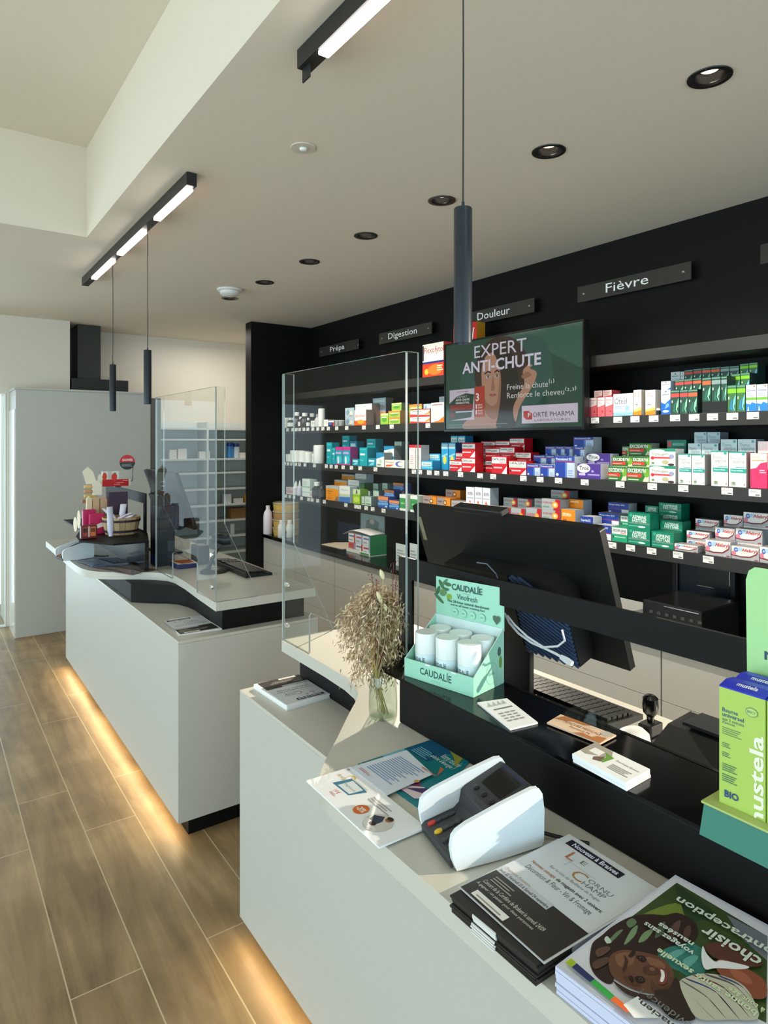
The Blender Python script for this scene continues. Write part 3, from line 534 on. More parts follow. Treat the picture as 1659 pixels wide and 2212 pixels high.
 'vol': ((242, 238, 226), (190, 160, 140), [('t', '40 mg', .08, .72, .5, .82, (150, 130, 120)), ('r', .08, .86, .9, .92, (170, 120, 110)), ('p', [(0, 0), (1, 0), (1, .3), (.6, .1)], (240, 120, 30)), ('l', .08, .3, .7, .6, 5, (214, 190, 170))], 'white carton with orange lower corner'),
 'sky': ((178, 196, 208), (120, 140, 150), [('p', [(.2, .1), (.5, .5), (.3, .9), (.1, .6)], (130, 160, 184)), ('e', .68, .4, .2, .22, (220, 214, 206)), ('r', .5, .1, .8, .18, (170, 110, 90))], 'pale blue carton with figure picture'),
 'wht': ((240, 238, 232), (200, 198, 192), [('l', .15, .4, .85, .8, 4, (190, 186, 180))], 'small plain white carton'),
 'navy': ((238, 236, 236), (120, 60, 90), [('r', 0, 0, .8, .7, (34, 36, 96)), ('r', .8, 0, 1, .7, (214, 60, 60)), ('r', .1, .3, .6, .5, (120, 130, 190))], 'small white and navy carton'),
 'wg': ((232, 240, 234), (190, 214, 206), [('r', 0, .5, 1, .6, (170, 206, 190)), ('r', 0, .22, 1, .28, (190, 216, 204)), ('l', .1, .66, .7, .9, 4, (196, 206, 200))], 'tall white and mint carton'),
 'pkw': ((240, 222, 220), (220, 190, 190), [('r', 0, .2, 1, .6, (226, 170, 176)), ('r', .15, .7, .8, .82, (200, 150, 160))], 'low pink and white carton'),
 'org': ((242, 150, 12), (206, 206, 200), [('r', 0, .82, 1, 1, (190, 190, 186)), ('r', .08, .6, .5, .66, (170, 100, 20)), ('r', .08, .46, .4, .5, (180, 110, 30)), ('p', [(.7, 0), (.86, .34), (1, .3), (1, 0)], (150, 110, 90)), ('r', .08, .14, .5, .18, (200, 110, 20))], 'orange carton with grey top band'),
 'bwh': ((236, 236, 232), (190, 204, 216), [('p', [(0, 0), (1, 0), (1, .36), (0, .3)], (60, 120, 196)), ('p', [(0, .3), (1, .36), (1, .52), (0, .5)], (200, 210, 180)), ('t', 'Movicol', .2, .72, .8, .82, (140, 150, 160))], 'white carton with blue wave foot'),
 'spk': ((150, 196, 20), (110, 150, 60), [('r', 0, .66, 1, 1, (206, 222, 180)), ('e', .5, .3, .4, .2, (200, 226, 90)), ('p', [(.4, .7), (.64, .7), (.6, .95), (.44, .95)], (90, 100, 90))], 'tall lime sparkle carton'),
 'dgr': ((66, 120, 60), (50, 92, 50), [('r', 0, .0, 1, .4, (110, 160, 80)), ('r', .2, .6, .8, .7, (160, 196, 140))], 'dark green carton set back'),
 'mint': ((206, 222, 208), (110, 130, 130), [('r', .1, .1, .9, .24, (90, 150, 90)), ('l', .12, .4, .8, .76, 3, (150, 170, 160)), ('r', 0, .86, 1, 1, (180, 206, 200))], 'small pale mint carton'),
 'sen': ((44, 90, 170), (50, 70, 140), [('r', 0, .68, 1, 1, (228, 140, 84)), ('b', 'Sedistress', .1, .52, .9, .66, (200, 214, 236)), ('p', [(0, .2), (1, .3), (1, .48), (0, .42)], (110, 170, 220)), ('e', .8, .14, .08, .08, (226, 234, 244))], 'blue carton with orange top'),
 'gwh': ((60, 150, 76), (200, 214, 200), [('r', 0, .78, 1, 1, (240, 242, 236)), ('r', 0, 0, 1, .14, (240, 242, 236)), ('r', .2, .4, .8, .5, (150, 200, 150))], 'green and white upright carton'),
 'flex': ((226, 60, 24), (180, 60, 40), [('r', 0, .46, 1, 1, (240, 238, 226)), ('t', 'Flexofytol', .08, .66, 1.0, .9, (190, 50, 56)), ('r', .0, .40, 1, .46, (30, 40, 120)), ('e', .2, .16, .1, .09, (226, 190, 50)), ('e', .6, .2, .34, .16, (250, 120, 40)), ('l', .7, .16, .98, .36, 3, (255, 214, 190)), ('r', 0, .5, .07, .96, (60, 60, 70))], 'white and red joint capsule display carton'),
 'yel': ((236, 166, 30), (190, 130, 30), [('r', 0, .5, 1, 1, (210, 40, 30)), ('b', 'NOW', .1, .58, .9, .9, WHT), ('b', 'SUPPORT', .06, .14, .94, .4, (120, 50, 10))], 'yellow and red display carton behind the pendant lamp'),
 'tfl': ((20, 120, 104), (16, 90, 80), [('r', .04, .2, .22, .8, (200, 60, 70)), ('r', .3, .3, .9, .6, (110, 180, 160))], 'flat dark teal carton set back'),
 'riser': ((16, 16, 16), (12, 12, 12), [], 'black riser block under the leg cream cartons'),
 'pkt': ((240, 60, 110), (220, 50, 100), [('b', 'Isotrexin', .06, .4, .6, .7, (255, 210, 220)), ('e', .74, .5, .08, .34, (200, 40, 80))], 'low pink tray carton'),
}
for nm, cc in (('orange-red', (226, 96, 60)), ('brick-red', (196, 70, 66)), ('grey', (130, 150, 150)), ('lime', (126, 196, 40))):
    L = nm == 'lime'
    FAM['leg' + nm] = ((34, 70, 58) if not L else (60, 110, 60), (24, 46, 42), [('r', 0, .7, 1, .86, cc), ('r', 0, .92, 1, .97, (100, 150, 130)), ('p', [(.62, 0), (.78, .05), (.6, .2), (.7, .45), (.96, .66), (.9, .3), (.74, .22), (.86, .06)], (120, 200, 230) if L else (136, 204, 170)), ('p', [(.25, .1), (.62, .04), (.5, .22), (.6, .5), (.4, .4)], (40, 130, 190) if L else (40, 110, 90)), ('e', .16, .52, .07, .06, (190, 214, 200))], 'dark green leg cream carton with %s stripe' % nm)
MASTER = {}; PLACED = {}
def carton(fam, row, X, y, z, w, h, d, lvl, n, col_key):
    fc, sc, els, words = FAM[fam]
    if fam not in MASTER:
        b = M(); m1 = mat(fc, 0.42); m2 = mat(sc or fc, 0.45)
        # unit carton: width along y, front at x = 0
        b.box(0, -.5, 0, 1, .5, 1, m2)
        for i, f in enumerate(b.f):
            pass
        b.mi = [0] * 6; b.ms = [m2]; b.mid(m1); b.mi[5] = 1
        o = b.build('medicine_carton' if fam != 'riser' else 'riser_block', loc=(0, 0, 0))
        if els:
            a = M(); art(a, ((0, .5, 0), (0, -1, 0), (0, 0, 1), (-1, 0, 0)), 1, 1, els, step=0.0022)
            a.build('front_print', o, loc=(0, 0, 0))
        MASTER[fam] = o
    else:
        o = copy_tree(MASTER[fam])
    o.location = (X, y, z); o.scale = (d, w, h)
    o['category'] = 'carton' if fam != 'riser' else 'riser'; o['group'] = words.replace('carton', 'cartons', 1) + ' on the wall shelves'
    PLACED.setdefault(fam, []).append((o, row, X, y, z, lvl, n))
    return o
# (family, x0, x1, y top [, stack count, set-back layer, y bottom]) in zoomed crops of the photograph
LAY = {0: 0.012, 1: 0.088, 2: 0.162}
def put(row, k, fam, x0, x1, yt, n=1, lay=0, depth=0.07, yb=None):
    X = SHX + LAY[lay]
    p0 = onx(*zp(k, x0, yt), X); p1 = onx(*zp(k, x1, yt), X)
    z0 = ROWS[row] + 0.0003 if yb is None else onx(*zp(k, x0, yb), X).z
    w = abs(p0.y - p1.y); H = max(p0.z - z0, 0.02); h = H / n
    if row == 4 and fam == 'afe': depth = 0.055
    for i in range(n): carton(fam, row, X, (p0.y + p1.y) / 2, z0 + i * h, w - 0.0012, h - 0.0004, depth, i + 1, n, k)
S = [
 # second shelf
 (2,'A','wht',395,458,270),(2,'A','wht',548,600,258),(2,'A','navy',605,672,270),(2,'A','sky',805,912,120,2,1),(2,'A','exo',915,1055,145),(2,'A','exo',925,1125,78,1,1),(2,'A','exoT',1135,1290,5,1,2),
 (2,'A','grn',1230,1318,185),(2,'A','grnO',1322,1462,155,2),(2,'A','grn',1360,1478,62,3,1),(2,'A','vol',1482,1535,150,1,1),
 (2,'B','swo',25,200,850,2),(2,'B','grnO',15,130,805,2,1),(2,'B','sky',145,212,800,2,1),(2,'B','vol',213,328,790),(2,'B','blg',285,330,735,2,2),
 (2,'C','pink',130,195,633),(2,'C','pink',199,263,630),(2,'C','pink',267,332,626),(2,'C','pink',172,242,572,2,1),(2,'C','pink',246,322,568,2,1),
 (2,'C','oteel',336,504,600),(2,'C','orw',508,576,565),(2,'C','orw',610,695,566),(2,'C','blw',744,825,565),(2,'C','blw',745,826,492,2,1),(2,'C','blg',828,906,412,2,2),(2,'C','blg',909,942,408,2,2),
 (2,'C','legbrick-red',828,900,567),(2,'C','legbrick-red',903,973,563),(2,'C','legorange-red',976,1055,560),
 (2,'C','legbrick-red',864,938,480,2,1),(2,'C','legbrick-red',941,1013,472,2,1),(2,'C','legorange-red',1016,1090,465,2,1),
 (2,'C','riser',1095,1308,668),(2,'C','legorange-red',1096,1172,460,1,0,.07,666),(2,'C','leggrey',1176,1254,452,1,0,.07,666),(2,'C','leggrey',1258,1308,446,1,0,.07,666),
 (2,'C','legbrick-red',944,1016,395,3,2),(2,'C','legbrick-red',1019,1092,385,3,2),(2,'C','legorange-red',1095,1169,378,3,2),(2,'C','legorange-red',1172,1248,372,3,2),(2,'C','leggrey',1252,1330,367,3,2),(2,'C','leggrey',1333,1412,361,3,2),
 (2,'C','leglime',1419,1494,342,3,2),(2,'C','leglime',1497,1570,333,3,2),(2,'C','leglime',1347,1421,430,2,1),(2,'C','leglime',1425,1503,420,2,1),(2,'C','leglime',1312,1388,525),(2,'C','leglime',1391,1466,520),
 (2,'C','otr',1470,1560,521),(2,'C','otr',1563,1656,517),(2,'C','otr',1660,1750,513),
 # third shelf
 (3,'A','wht',406,446,662),(3,'A','teal',583,648,528),(3,'A','teal',651,688,590),(3,'A','tealP',690,774,583),(3,'A','tealP',778,866,582),(3,'A','tealL',890,972,725),(3,'A','teal',976,1070,590),
 (3,'A','tealL',1078,1172,715),(3,'A','drop',1176,1270,650),(3,'A','flexa',1276,1512,735),(3,'A','teal',770,856,450,2,1),(3,'A','tealL',862,945,513,2,1),(3,'A','teal',1062,1168,485,2,1),(3,'A','drop',1268,1388,570,2,1),(3,'A','mint',1394,1480,518,2,2),
 (3,'B','red1',15,72,1165),(3,'B','red1',76,122,1166),(3,'B','bus',103 + 24,225,1307),(3,'B','bus',168,292,1243,2,1),(3,'B','sun',305,366,1146,1,1),(3,'B','sun',369,432,1145,1,1),(3,'B','bus',390,450,1085,3,2),(3,'B','bus',454,518,1085,3,2),
 (3,'B','daf',380,486,1302),(3,'B','daf',490,606,1145,2),(3,'B','daf',435,496,1235,2,1),(3,'B','daf',520,640,1150,3,2),(3,'B','daf',660,786,1133,3,2),(3,'B','daf',790,914,1128,3,2),(3,'B','dafF',918,1050,1105,3,2),(3,'B','daf',700,826,1190,2,1),(3,'B','dafF',830,964,1184,2,1),(3,'B','dafF',757,892,1264),(3,'B','dafC',968,1106,1230,2,1),(3,'B','dafC',910,1064,1304),
 (3,'B','para',1070,1187,1335),(3,'B','para',1192,1318,1340),(3,'B','para',1323,1498,1265),(3,'B','para',1130,1242,1255,2,1),(3,'B','para',1246,1322,1257,2,1),(3,'B','para',1235,1330,1178,3,2),(3,'B','para',1334,1408,1178,3,2),(3,'B','para',1411,1480,1178,3,2),(3,'C','para',-5,165,967,4,2),(3,'C','para',5,88,1048,3,1),
 (3,'C','troc',30,228,1191),(3,'C','troc',108,310,1105,2,1),(3,'C','exc',290,447,1216),(3,'C','exc',452,640,1218),(3,'C','exc',328,497,1130,2,1),(3,'C','exc',500,652,1132,2,1),(3,'C','exc',412,468,1045,3,2),(3,'C','exc',471,660,1018,3,2),
 (3,'C','gum',645,868,1065,2),(3,'C','tfl',795,960,990,5,2),(3,'C','thy',890,1002,1108),(3,'C','thy',1006,1118,1113),(3,'C','thy',1173,1318,1082),(3,'C','thy',1323,1474,1090),(3,'C','thyS',975,1086,1020,3,1),(3,'C','thyS',1090,1235,1020,3,1),(3,'C','thyS',1028,1136,925,4,2),(3,'C','thyS',1140,1250,925,4,2),(3,'C','thyS',1254,1396,985,3,1),(3,'C','thyS',1401,1556,984,3,1),
 (3,'C','med',1508,1652,1105,1,0),(3,'C','med',1656,1800,1110,1,0),(3,'C','wht',1570,1690,1002,1,1),
 # lowest shelf
 (4,'A','pkw',100,176,1060),(4,'A','wg',292,384,960),(4,'A','pkw',388,434,1108),(4,'A','org',574,726,1043),(4,'A','bwh',735,862,1045),(4,'A','spk',897,985,1085),(4,'A','mint',1000,1036,1172),(4,'A','mint',1041,1116,1170),(4,'A','sen',1197,1318,1168),(4,'A','sen',1330,1450,1215),(4,'A','gwh',1455,1532,1145),
 (4,'A','org',678,826,972,2,1),(4,'A','bwh',840,970,972,2,1),(4,'A','dgr',990,1036,1018,1,1),(4,'A','mint',1043,1100,1103,2,1),(4,'A','mint',1140,1205,1098,2,1),(4,'A','sen',1272,1390,1092,2,1),(4,'A','org',766,914,905,3,2),(4,'A','bwh',926,1056,898,3,2),(4,'A','dgr',1060,1130,1016,2,2),(4,'A','mint',1138,1197,1018,3,2),(4,'A','mint',1248,1310,1012,3,2),(4,'A','sen',1378,1505,1008,3,2),
 (4,'D','gwh',25,92,195),(4,'D','nurO',135,248,200,2),(4,'D','nurO',252,365,212,2),(4,'D','nurO',327,450,145,3,1),(4,'D','nur',375,492,240,2),
 (4,'D','brz',501,569,124),(4,'D','brz',572,636,126),(4,'D','brz',639,706,132),(4,'D','nur',742,880,290),(4,'D','nur',885,1003,302),(4,'D','nur',1012,1142,300),(4,'D','nur',1147,1305,222,3),(4,'D','nur',820,938,213,3,1),(4,'D','nur',941,1060,222,3,1),(4,'D','nur',1085,1210,222,3,1),(4,'D','nur',1225,1385,148,4,2),
 (4,'D','spi',1313,1432,312),(4,'D','spi',1377,1500,228,3,1),(4,'D','ibu',1478,1585,372),(4,'E','ibu',22,130,225,2,1),(4,'E','ibu',110,250,300,1,0),(4,'E','ibu',135,320,192,2,1),(4,'E','ibu',222,408,100,3,2),
 (4,'E','sed',258,396,320),(4,'E','sed',335,445,220,2,1),(4,'E','asp',400,600,190,2),(4,'E','asp',612,814,358),(4,'E','asp',690,890,258,2,1),(4,'E','asp',678,880,103,4,2),(4,'E','asp',555,674,130,4,2),
 (4,'E','afe',818,1030,470),(4,'E','afe',1098,1326,436),(4,'E','afe',1330,1580,490),(4,'E','afe',1584,1800,500),(4,'E','afe',928,1136,355,2,1),(4,'E','afe',1184,1364,325,2,1),(4,'E','afe',1368,1610,335,2,1),(4,'E','afe',1007,1220,248,3,2),(4,'E','afe',1262,1434,212,3,2),(4,'E','afe',1438,1680,188,3,2),
 # top shelf
 (1,'B','flex',136,325,272),(1,'B','yel',412,622,104,1,1),
]
for a in S: put(*a)
ORD = ['', 'first', 'second', 'third', 'fourth', 'fifth', 'sixth', 'seventh', 'eighth', 'ninth', 'tenth', 'eleventh', 'twelfth', 'thirteenth']
LAYN = {0: 'front', 1: 'middle', 2: 'rear'}
for fam, L in PLACED.items():
    words = FAM[fam][3]
    cols = {}
    for q in L: cols.setdefault((q[1], round((q[2] - SHX - .012) / .075), round(q[3], 4)), []).append(q)
    by = {}
    for k in cols: by.setdefault(k[:2], []).append(k)
    for (row, lay), ks in by.items():
        ks.sort(key=lambda k: -k[2])
        for ci, k in enumerate(ks):
            for q in sorted(cols[k], key=lambda q: q[4]):
                w = words
                if len(L) > 1:
                    if len(by) > 1: w += ', %s row' % LAYN[lay]
                    if len({r for r, _ in by}) > 1: w += ' on %s shelf' % SHN[row]
                    if len(ks) > 1: w += ', %s from left' % ORD[ci + 1]
                    if q[6] > 1: w += ', ' + ('bottom' if q[5] == 1 else 'top' if q[5] == q[6] else 'middle' if q[6] == 3 else ORD[q[5]] + ' up')
                else: w += ', on the %s shelf' % SHN[row]
                q[0]['label'] = w
# bottles, jars and tubes
AMB = mat((58, 26, 12), 0.12, coat=0.4)
def vessel(name, row, k, x0, x1, yt, body, cap, shape, words, lay=0, lab=None):
    X = SHX + LAY[lay] + 0.02
    p0 = onx(*zp(k, x0, yt), X); p1 = onx(*zp(k, x1, yt), X); w = abs(p0.y - p1.y); z = ROWS[row] + 0.0003; H = p0.z - z
    y = (p0.y + p1.y) / 2; r = w / 2; t = thing(name, (X, y, z), words, name.replace('_', ' '))
    mb = body if isinstance(body, bpy.types.Material) else mat(body, 0.35); mc = mat(cap, 0.4)
    if shape == 'bottle': P1 = [(r * .94, 0), (r, .004), (r, H * .58), (r * .62, H * .70), (r * .5, H * .76)]; P2 = [(r * .6, H * .762), (r * .6, H * .97), (r * .52, H)]
    elif shape == 'jar': P1 = [(r * .9, 0), (r * .97, .003), (r * .97, H * .68)]; P2 = [(r, H * .685), (r, H * .97), (r * .93, H)]
    elif shape == 'tube': P1 = [(r * .96, 0), (r, .004), (r, H * .84)]; P2 = [(r * .99, H * .845), (r * .97, H * .97), (r * .8, H)]
    else: P1 = [(r * .95, 0), (r, .004), (r, H * .5), (r * .5, H * .64)]; P2 = [(r * .42, H * .645), (r * .38, H * .8), (r * .12, H)]
    M().lathe(P1, (X, y, z), mb, 18).build('body', t, smooth=True); M().lathe(P2, (X, y, z), mc, 18).build('cap', t, smooth=True)
    if lab: M().lathe([(r * 1.012, H * .12), (r * 1.012, H * .5)], (X, y, z), mat(lab, 0.5), 18).build('label_band', t, smooth=True)
    return t
WB = (236, 234, 228)
for a in [
 ('jar', 2, 'A', 80, 128, 235, (214, 210, 196), WB, 'tube', 'small pale canister at the left end of the second shelf'),
 ('bottle', 2, 'A', 135, 172, 235, AMB, WB, 'bottle', 'small brown dropper bottle next to the pale canister on the second shelf', 0, WB),
 ('bottle', 2, 'A', 176, 204, 235, AMB, WB, 'bottle', 'smallest brown bottle, left of the tall white-capped one on the second shelf', 0, WB),
 ('bottle', 2, 'A', 208, 256, 170, AMB, WB, 'bottle', 'first tall brown bottle with white cap on the second shelf'),
 ('bottle', 2, 'A', 259, 292, 222, AMB, WB, 'bottle', 'small labelled brown bottle between the first two tall brown ones', 0, WB),
 ('bottle', 2, 'A', 298, 352, 178, AMB, WB, 'bottle', 'second tall brown bottle with white cap on the second shelf'),
 ('bottle', 2, 'A', 354, 380, 238, AMB, WB, 'bottle', 'small white-capped bottle right of the second tall brown one', 0, WB),
 ('bottle', 2, 'A', 388, 438, 185, AMB, WB, 'bottle', 'tall brown bottle standing behind the small white carton on the second shelf', 1),
 ('bottle', 2, 'A', 460, 500, 192, (206, 204, 200), (150, 150, 150), 'bottle', 'pale bottle with grey cap on the second shelf'),
 ('canister', 2, 'A', 504, 546, 127, WB, WB, 'tube', 'tall white canister on the second shelf'),
 ('can', 2, 'A', 697, 736, 262, (150, 152, 150), (170, 170, 168), 'tube', 'first grey can left of the pale blue carton on the second shelf'),
 ('can', 2, 'A', 744, 780, 262, (150, 152, 150), (170, 170, 168), 'tube', 'second grey can left of the pale blue carton on the second shelf'),
 ('jar', 3, 'A', 75, 108, 692, WB, WB, 'jar', 'smallest white jar at the left end of the third shelf'),
 ('jar', 3, 'A', 111, 138, 668, WB, WB, 'jar', 'slim white jar, second from left on the third shelf'),
 ('jar', 3, 'A', 142, 188, 668, WB, WB, 'jar', 'white jar, third from left on the third shelf'),
 ('pill_bottle', 3, 'A', 192, 272, 622, WB, WB, 'jar', 'big white tub left of the two rounded white tubs on the third shelf'),
 ('pill_bottle', 3, 'A', 276, 342, 630, WB, WB, 'jar', 'white tub in the middle of the three big ones on the third shelf'),
 ('pill_bottle', 3, 'A', 345, 402, 640, WB, WB, 'jar', 'white tub right of the middle one on the third shelf'),
 ('canister', 3, 'A', 460, 528, 560, WB, WB, 'tube', 'tall white canister left of the plain teal cartons on the third shelf'),
 ('tube', 4, 'A', 140, 178, 990, (224, 222, 224), WB, 'tube', 'white tube behind the pink and white carton on the lowest shelf', 1),
 ('spray_bottle', 4, 'A', 198, 238, 985, WB, WB, 'spray', 'white spray bottle on the lowest shelf', 0, (214, 190, 196)),
 ('tube', 4, 'A', 246, 282, 980, (206, 210, 222), WB, 'spray', 'pointed pale tube left of the tall mint carton on the lowest shelf'),
 ('bottle', 4, 'A', 440, 500, 998, (24, 20, 22), WB, 'bottle', 'black bottle with white cap on the lowest shelf', 0, (60, 58, 60)),
 ('bottle', 4, 'A', 506, 562, 998, (24, 20, 22), (24, 20, 22), 'bottle', 'all black bottle left of the orange cartons on the lowest shelf', 0, (60, 58, 60)),
 ('jar', 2, 'C', 700, 738, 722, (30, 30, 32), WB, 'jar', 'small jar with white lid between the slim orange-footed and blue cartons'),
]: vessel(*a)
# ================================================================ television
t = thing('television', (2.65, 2.555, 1.605), 'wall television showing a green hair care advert', 'television')
y0, y1, z0, z1 = 2.038, 3.074, 1.606, 2.140; TW, TH = y1 - y0 - .024, z1 - z0 - .026
fr = M(); fr.box(2.622, y0, z0, 2.662, y1, z1, mat((20, 20, 21), 0.3))
for a in ((y0, y0 + .009, z0, z1), (y1 - .009, y1, z0, z1)): fr.box(2.617, a[0], a[2], 2.622, a[1], a[3], BLACKG)
fr.box(2.617, y0 + .009, z1 - .009, 2.622, y1 - .009, z1, BLACKG).box(2.617, y0 + .009, z0, 2.622, y1 - .009, z0 + .014, BLACKG)
fr.build('casing', t, bevel=0.0012)
M().box(2.662, 2.3, 1.75, 2.70, 2.8, 2.0, DARK).build('wall_bracket', t)
s = M(); F = ((2.6216, y1 - .012, z0 + .016), (0, -1, 0), (0, 0, 1), (-1, 0, 0))
skin, sk2, hair, h2 = (188, 142, 116), (160, 112, 88), (58, 40, 30), (40, 28, 22)
TVA = [('r', 0, 0, 1, 1, (42, 78, 62)), ('p', [(0, .3), (.3, 0), (.0, 0)], (50, 92, 80)), ('p', [(.55, 1), (1, 1), (1, .55)], (60, 100, 84)), ('s', [(.12, .5), (.4, .95), (.75, .9), (.8, .4), (.5, .1)], (50, 90, 80)),
 ('s', [(.25, .60), (.27, .78), (.33, .93), (.42, 1.0), (.52, .98), (.60, .88), (.66, .70), (.665, .45), (.61, .3), (.57, .12), (.56, 0), (.40, 0), (.36, .2), (.33, .34), (.27, .46)], hair),
 ('s', [(.16, 0), (.19, .1), (.30, .18), (.36, .26), (.43, .24), (.46, .12), (.44, 0)], skin), ('s', [(.345, .36), (.345, .16), (.42, .10), (.46, .22), (.46, .40)], sk2),
 ('s', [(.308, .62), (.312, .48), (.325, .37), (.345, .30), (.375, .255), (.405, .25), (.435, .29), (.46, .36), (.482, .46), (.492, .60), (.488, .74), (.46, .82), (.40, .84), (.34, .80), (.315, .72)], skin),
 ('s', [(.43, .83), (.495, .74), (.492, .5), (.47, .36), (.435, .27), (.44, .4), (.45, .6)], sk2),
 ('s', [(.40, .86), (.43, .75), (.46, .56), (.455, .30), (.44, .15), (.43, 0), (.56, 0), (.6, .3), (.58, .6), (.52, .84)], h2), ('s', [(.31, .82), (.33, .70), (.34, .83), (.40, .9), (.36, .92)], hair),
 ('p', [(.33, .615), (.36, .64), (.385, .62), (.385, .605), (.36, .622), (.335, .60)], h2), ('p', [(.41, .62), (.43, .64), (.45, .62), (.45, .605), (.43, .622), (.41, .605)], h2),
 ('e', .36, .570, .018, .015, (206, 192, 182)), ('e', .362, .572, .008, .014, (60, 80, 84)), ('e', .43, .570, .015, .014, (196, 180, 170)), ('e', .431, .572, .007, .013, (60, 80, 84)), ('p', [(.338, .575), (.36, .598), (.382, .576), (.36, .592)], h2), ('p', [(.413, .575), (.43, .596), (.447, .576), (.43, .59)], h2),
 ('s', [(.398, .58), (.386, .43), (.398, .412), (.414, .43), (.408, .5)], sk2), ('s', [(.368, .368), (.385, .38), (.397, .374), (.41, .38), (.428, .366), (.397, .362)], (150, 78, 74)), ('s', [(.368, .366), (.397, .345), (.428, .364), (.397, .36)], (176, 100, 94)),
 ('s', [(.57, .06), (.60, .22), (.66, .36), (.70, .46), (.715, .56), (.68, .60), (.64, .62), (.62, .58), (.63, .46), (.59, .34), (.55, .2)], skin), ('p', [(.62, .60), (.66, .66), (.69, .64), (.64, .58)], skin), ('s', [(.61, .54), (.65, .58), (.68, .54), (.63, .51)], sk2),
 ('t', 'EXPERT', .25, .80, .645, .935, (226, 222, 236)), ('b', 'ANTI-CHUTE', .148, .635, .745, .765, (232, 226, 242)),
 ('t', 'Freine la chute⁽¹⁾', .506, .405, .83, .48, (228, 232, 226)), ('t', 'Renforce le cheveu⁽²·³⁾', .506, .315, .965, .39, (228, 232, 226)),
 ('r', .613, .04, .975, .225, (226, 214, 232)), ('p', [(.625, .17), (.66, .17), (.685, .14), (.685, .08), (.645, .08), (.625, .11)], (200, 50, 40)), ('b', 'F', .655, .105, .675, .15, WHT), ('t', 'ORTÉ PHARMA', .69, .105, .955, .165, (60, 66, 74)), ('t', 'LABORATOIRES', .70, .06, .93, .082, (120, 120, 130)),
 ('r', .035, .10, .25, .46, (214, 206, 222)), ('p', [(.035, .10), (.225, .13), (.25, .39), (.18, .41), (.10, .38), (.035, .30)], (40, 66, 50)), ('r', .04, .22, .24, .28, (150, 46, 40)), ('b', 'EXPERT', .10, .36, .19, .385, (170, 176, 170)), ('b', 'ANTI-CHUTE', .09, .325, .21, .35, WHT), ('b', 'HAARUITVAL', .09, .29, .21, .315, WHT), ('e', .06, .16, .022, .04, (120, 40, 40)), ('r', .09, .19, .24, .205, (220, 216, 224)), ('b', 'FORTÉ PHARMA', .10, .425, .2, .442, (180, 70, 70)),
 ('r', .255, .13, .335, .475, (186, 58, 40)), ('b', '3', .262, .31, .29, .40, WHT), ('b', '1', .262, .225, .272, .275, WHT), ('b', 'MOIS', .28, .255, .315, .275, (240, 220, 214)), ('b', 'OFFERT', .28, .225, .32, .245, (240, 220, 214)), ('b', '1', .262, .16, .272, .21, WHT), ('b', 'MAAND', .28, .19, .32, .21, (240, 220, 214)), ('b', 'GRATIS', .28, .16, .318, .18, (240, 220, 214)),
 ('r', .02, .045, .51, .048, (190, 200, 190)), ('l', .02, .012, .46, .035, 2, (120, 140, 130))]
art(s, F, TW, TH, TVA, lay=0, emit=0.72, step=0.00004)
s.build('screen', t)

# ================================================================ green deodorant display on the stand
MINT = (158, 214, 190); mm = mat(MINT, 0.45); mi = mat((206, 226, 226), 0.5)
A = Vector((0.910, 1.209, 1.0105)); ud = Vector((.039, -.189, 0)).normalized(); dd = Vector((-ud.y, ud.x, 0)); w_, d_ = .193, .116
T = Matrix(((ud.x, dd.x, 0, A.x), (ud.y, dd.y, 0, A.y), (0, 0, 1, A.z), (0, 0, 0, 1)))
t = thing('deodorant_display', A, 'mint green cardboard deodorant display box with printed header card', 'display box')
b = M(); b.box(0, 0, 0, w_, d_, .002, mm, T).box(0, 0, .002, w_, .002, .041, mm, T).box(0, d_ - .002, .002, w_, d_, .121, mi, T)
S2 = lambda x: T @ Matrix(((0, 0, 1, x), (1, 0, 0, 0), (0, 1, 0, 0), (0, 0, 0, 1)))
for x in (0, w_ - .002): b.prism([(.0021, .002), (d_ - .0021, .002), (d_ - .0021, .121), (.0021, .041)], 0, .002, mm, S2(x), side=mi)
tray_ = b.build('tray', t)
head_ = M().box(0, d_ + .0002, .115, w_, d_ + .0024, .211, mm, T).build('header_card', t)
fr = lambda x, y, z, u=ud, n=-dd: (T @ Vector((x, y, z)), u, (0, 0, 1), n)
INK = (40, 84, 78); a = M()
LF = (62, 104, 70)
leaf = lambda cx, cy, ax, ay, k, c: ('p', [(cx + ax * math.cos(q * math.pi / 6) * 1 + k * ay * math.sin(q * math.pi / 6), cy + ay * math.sin(q * math.pi / 6) * 1.0 - k * ax * math.cos(q * math.pi / 6) * .8) for q in range(12)], c)
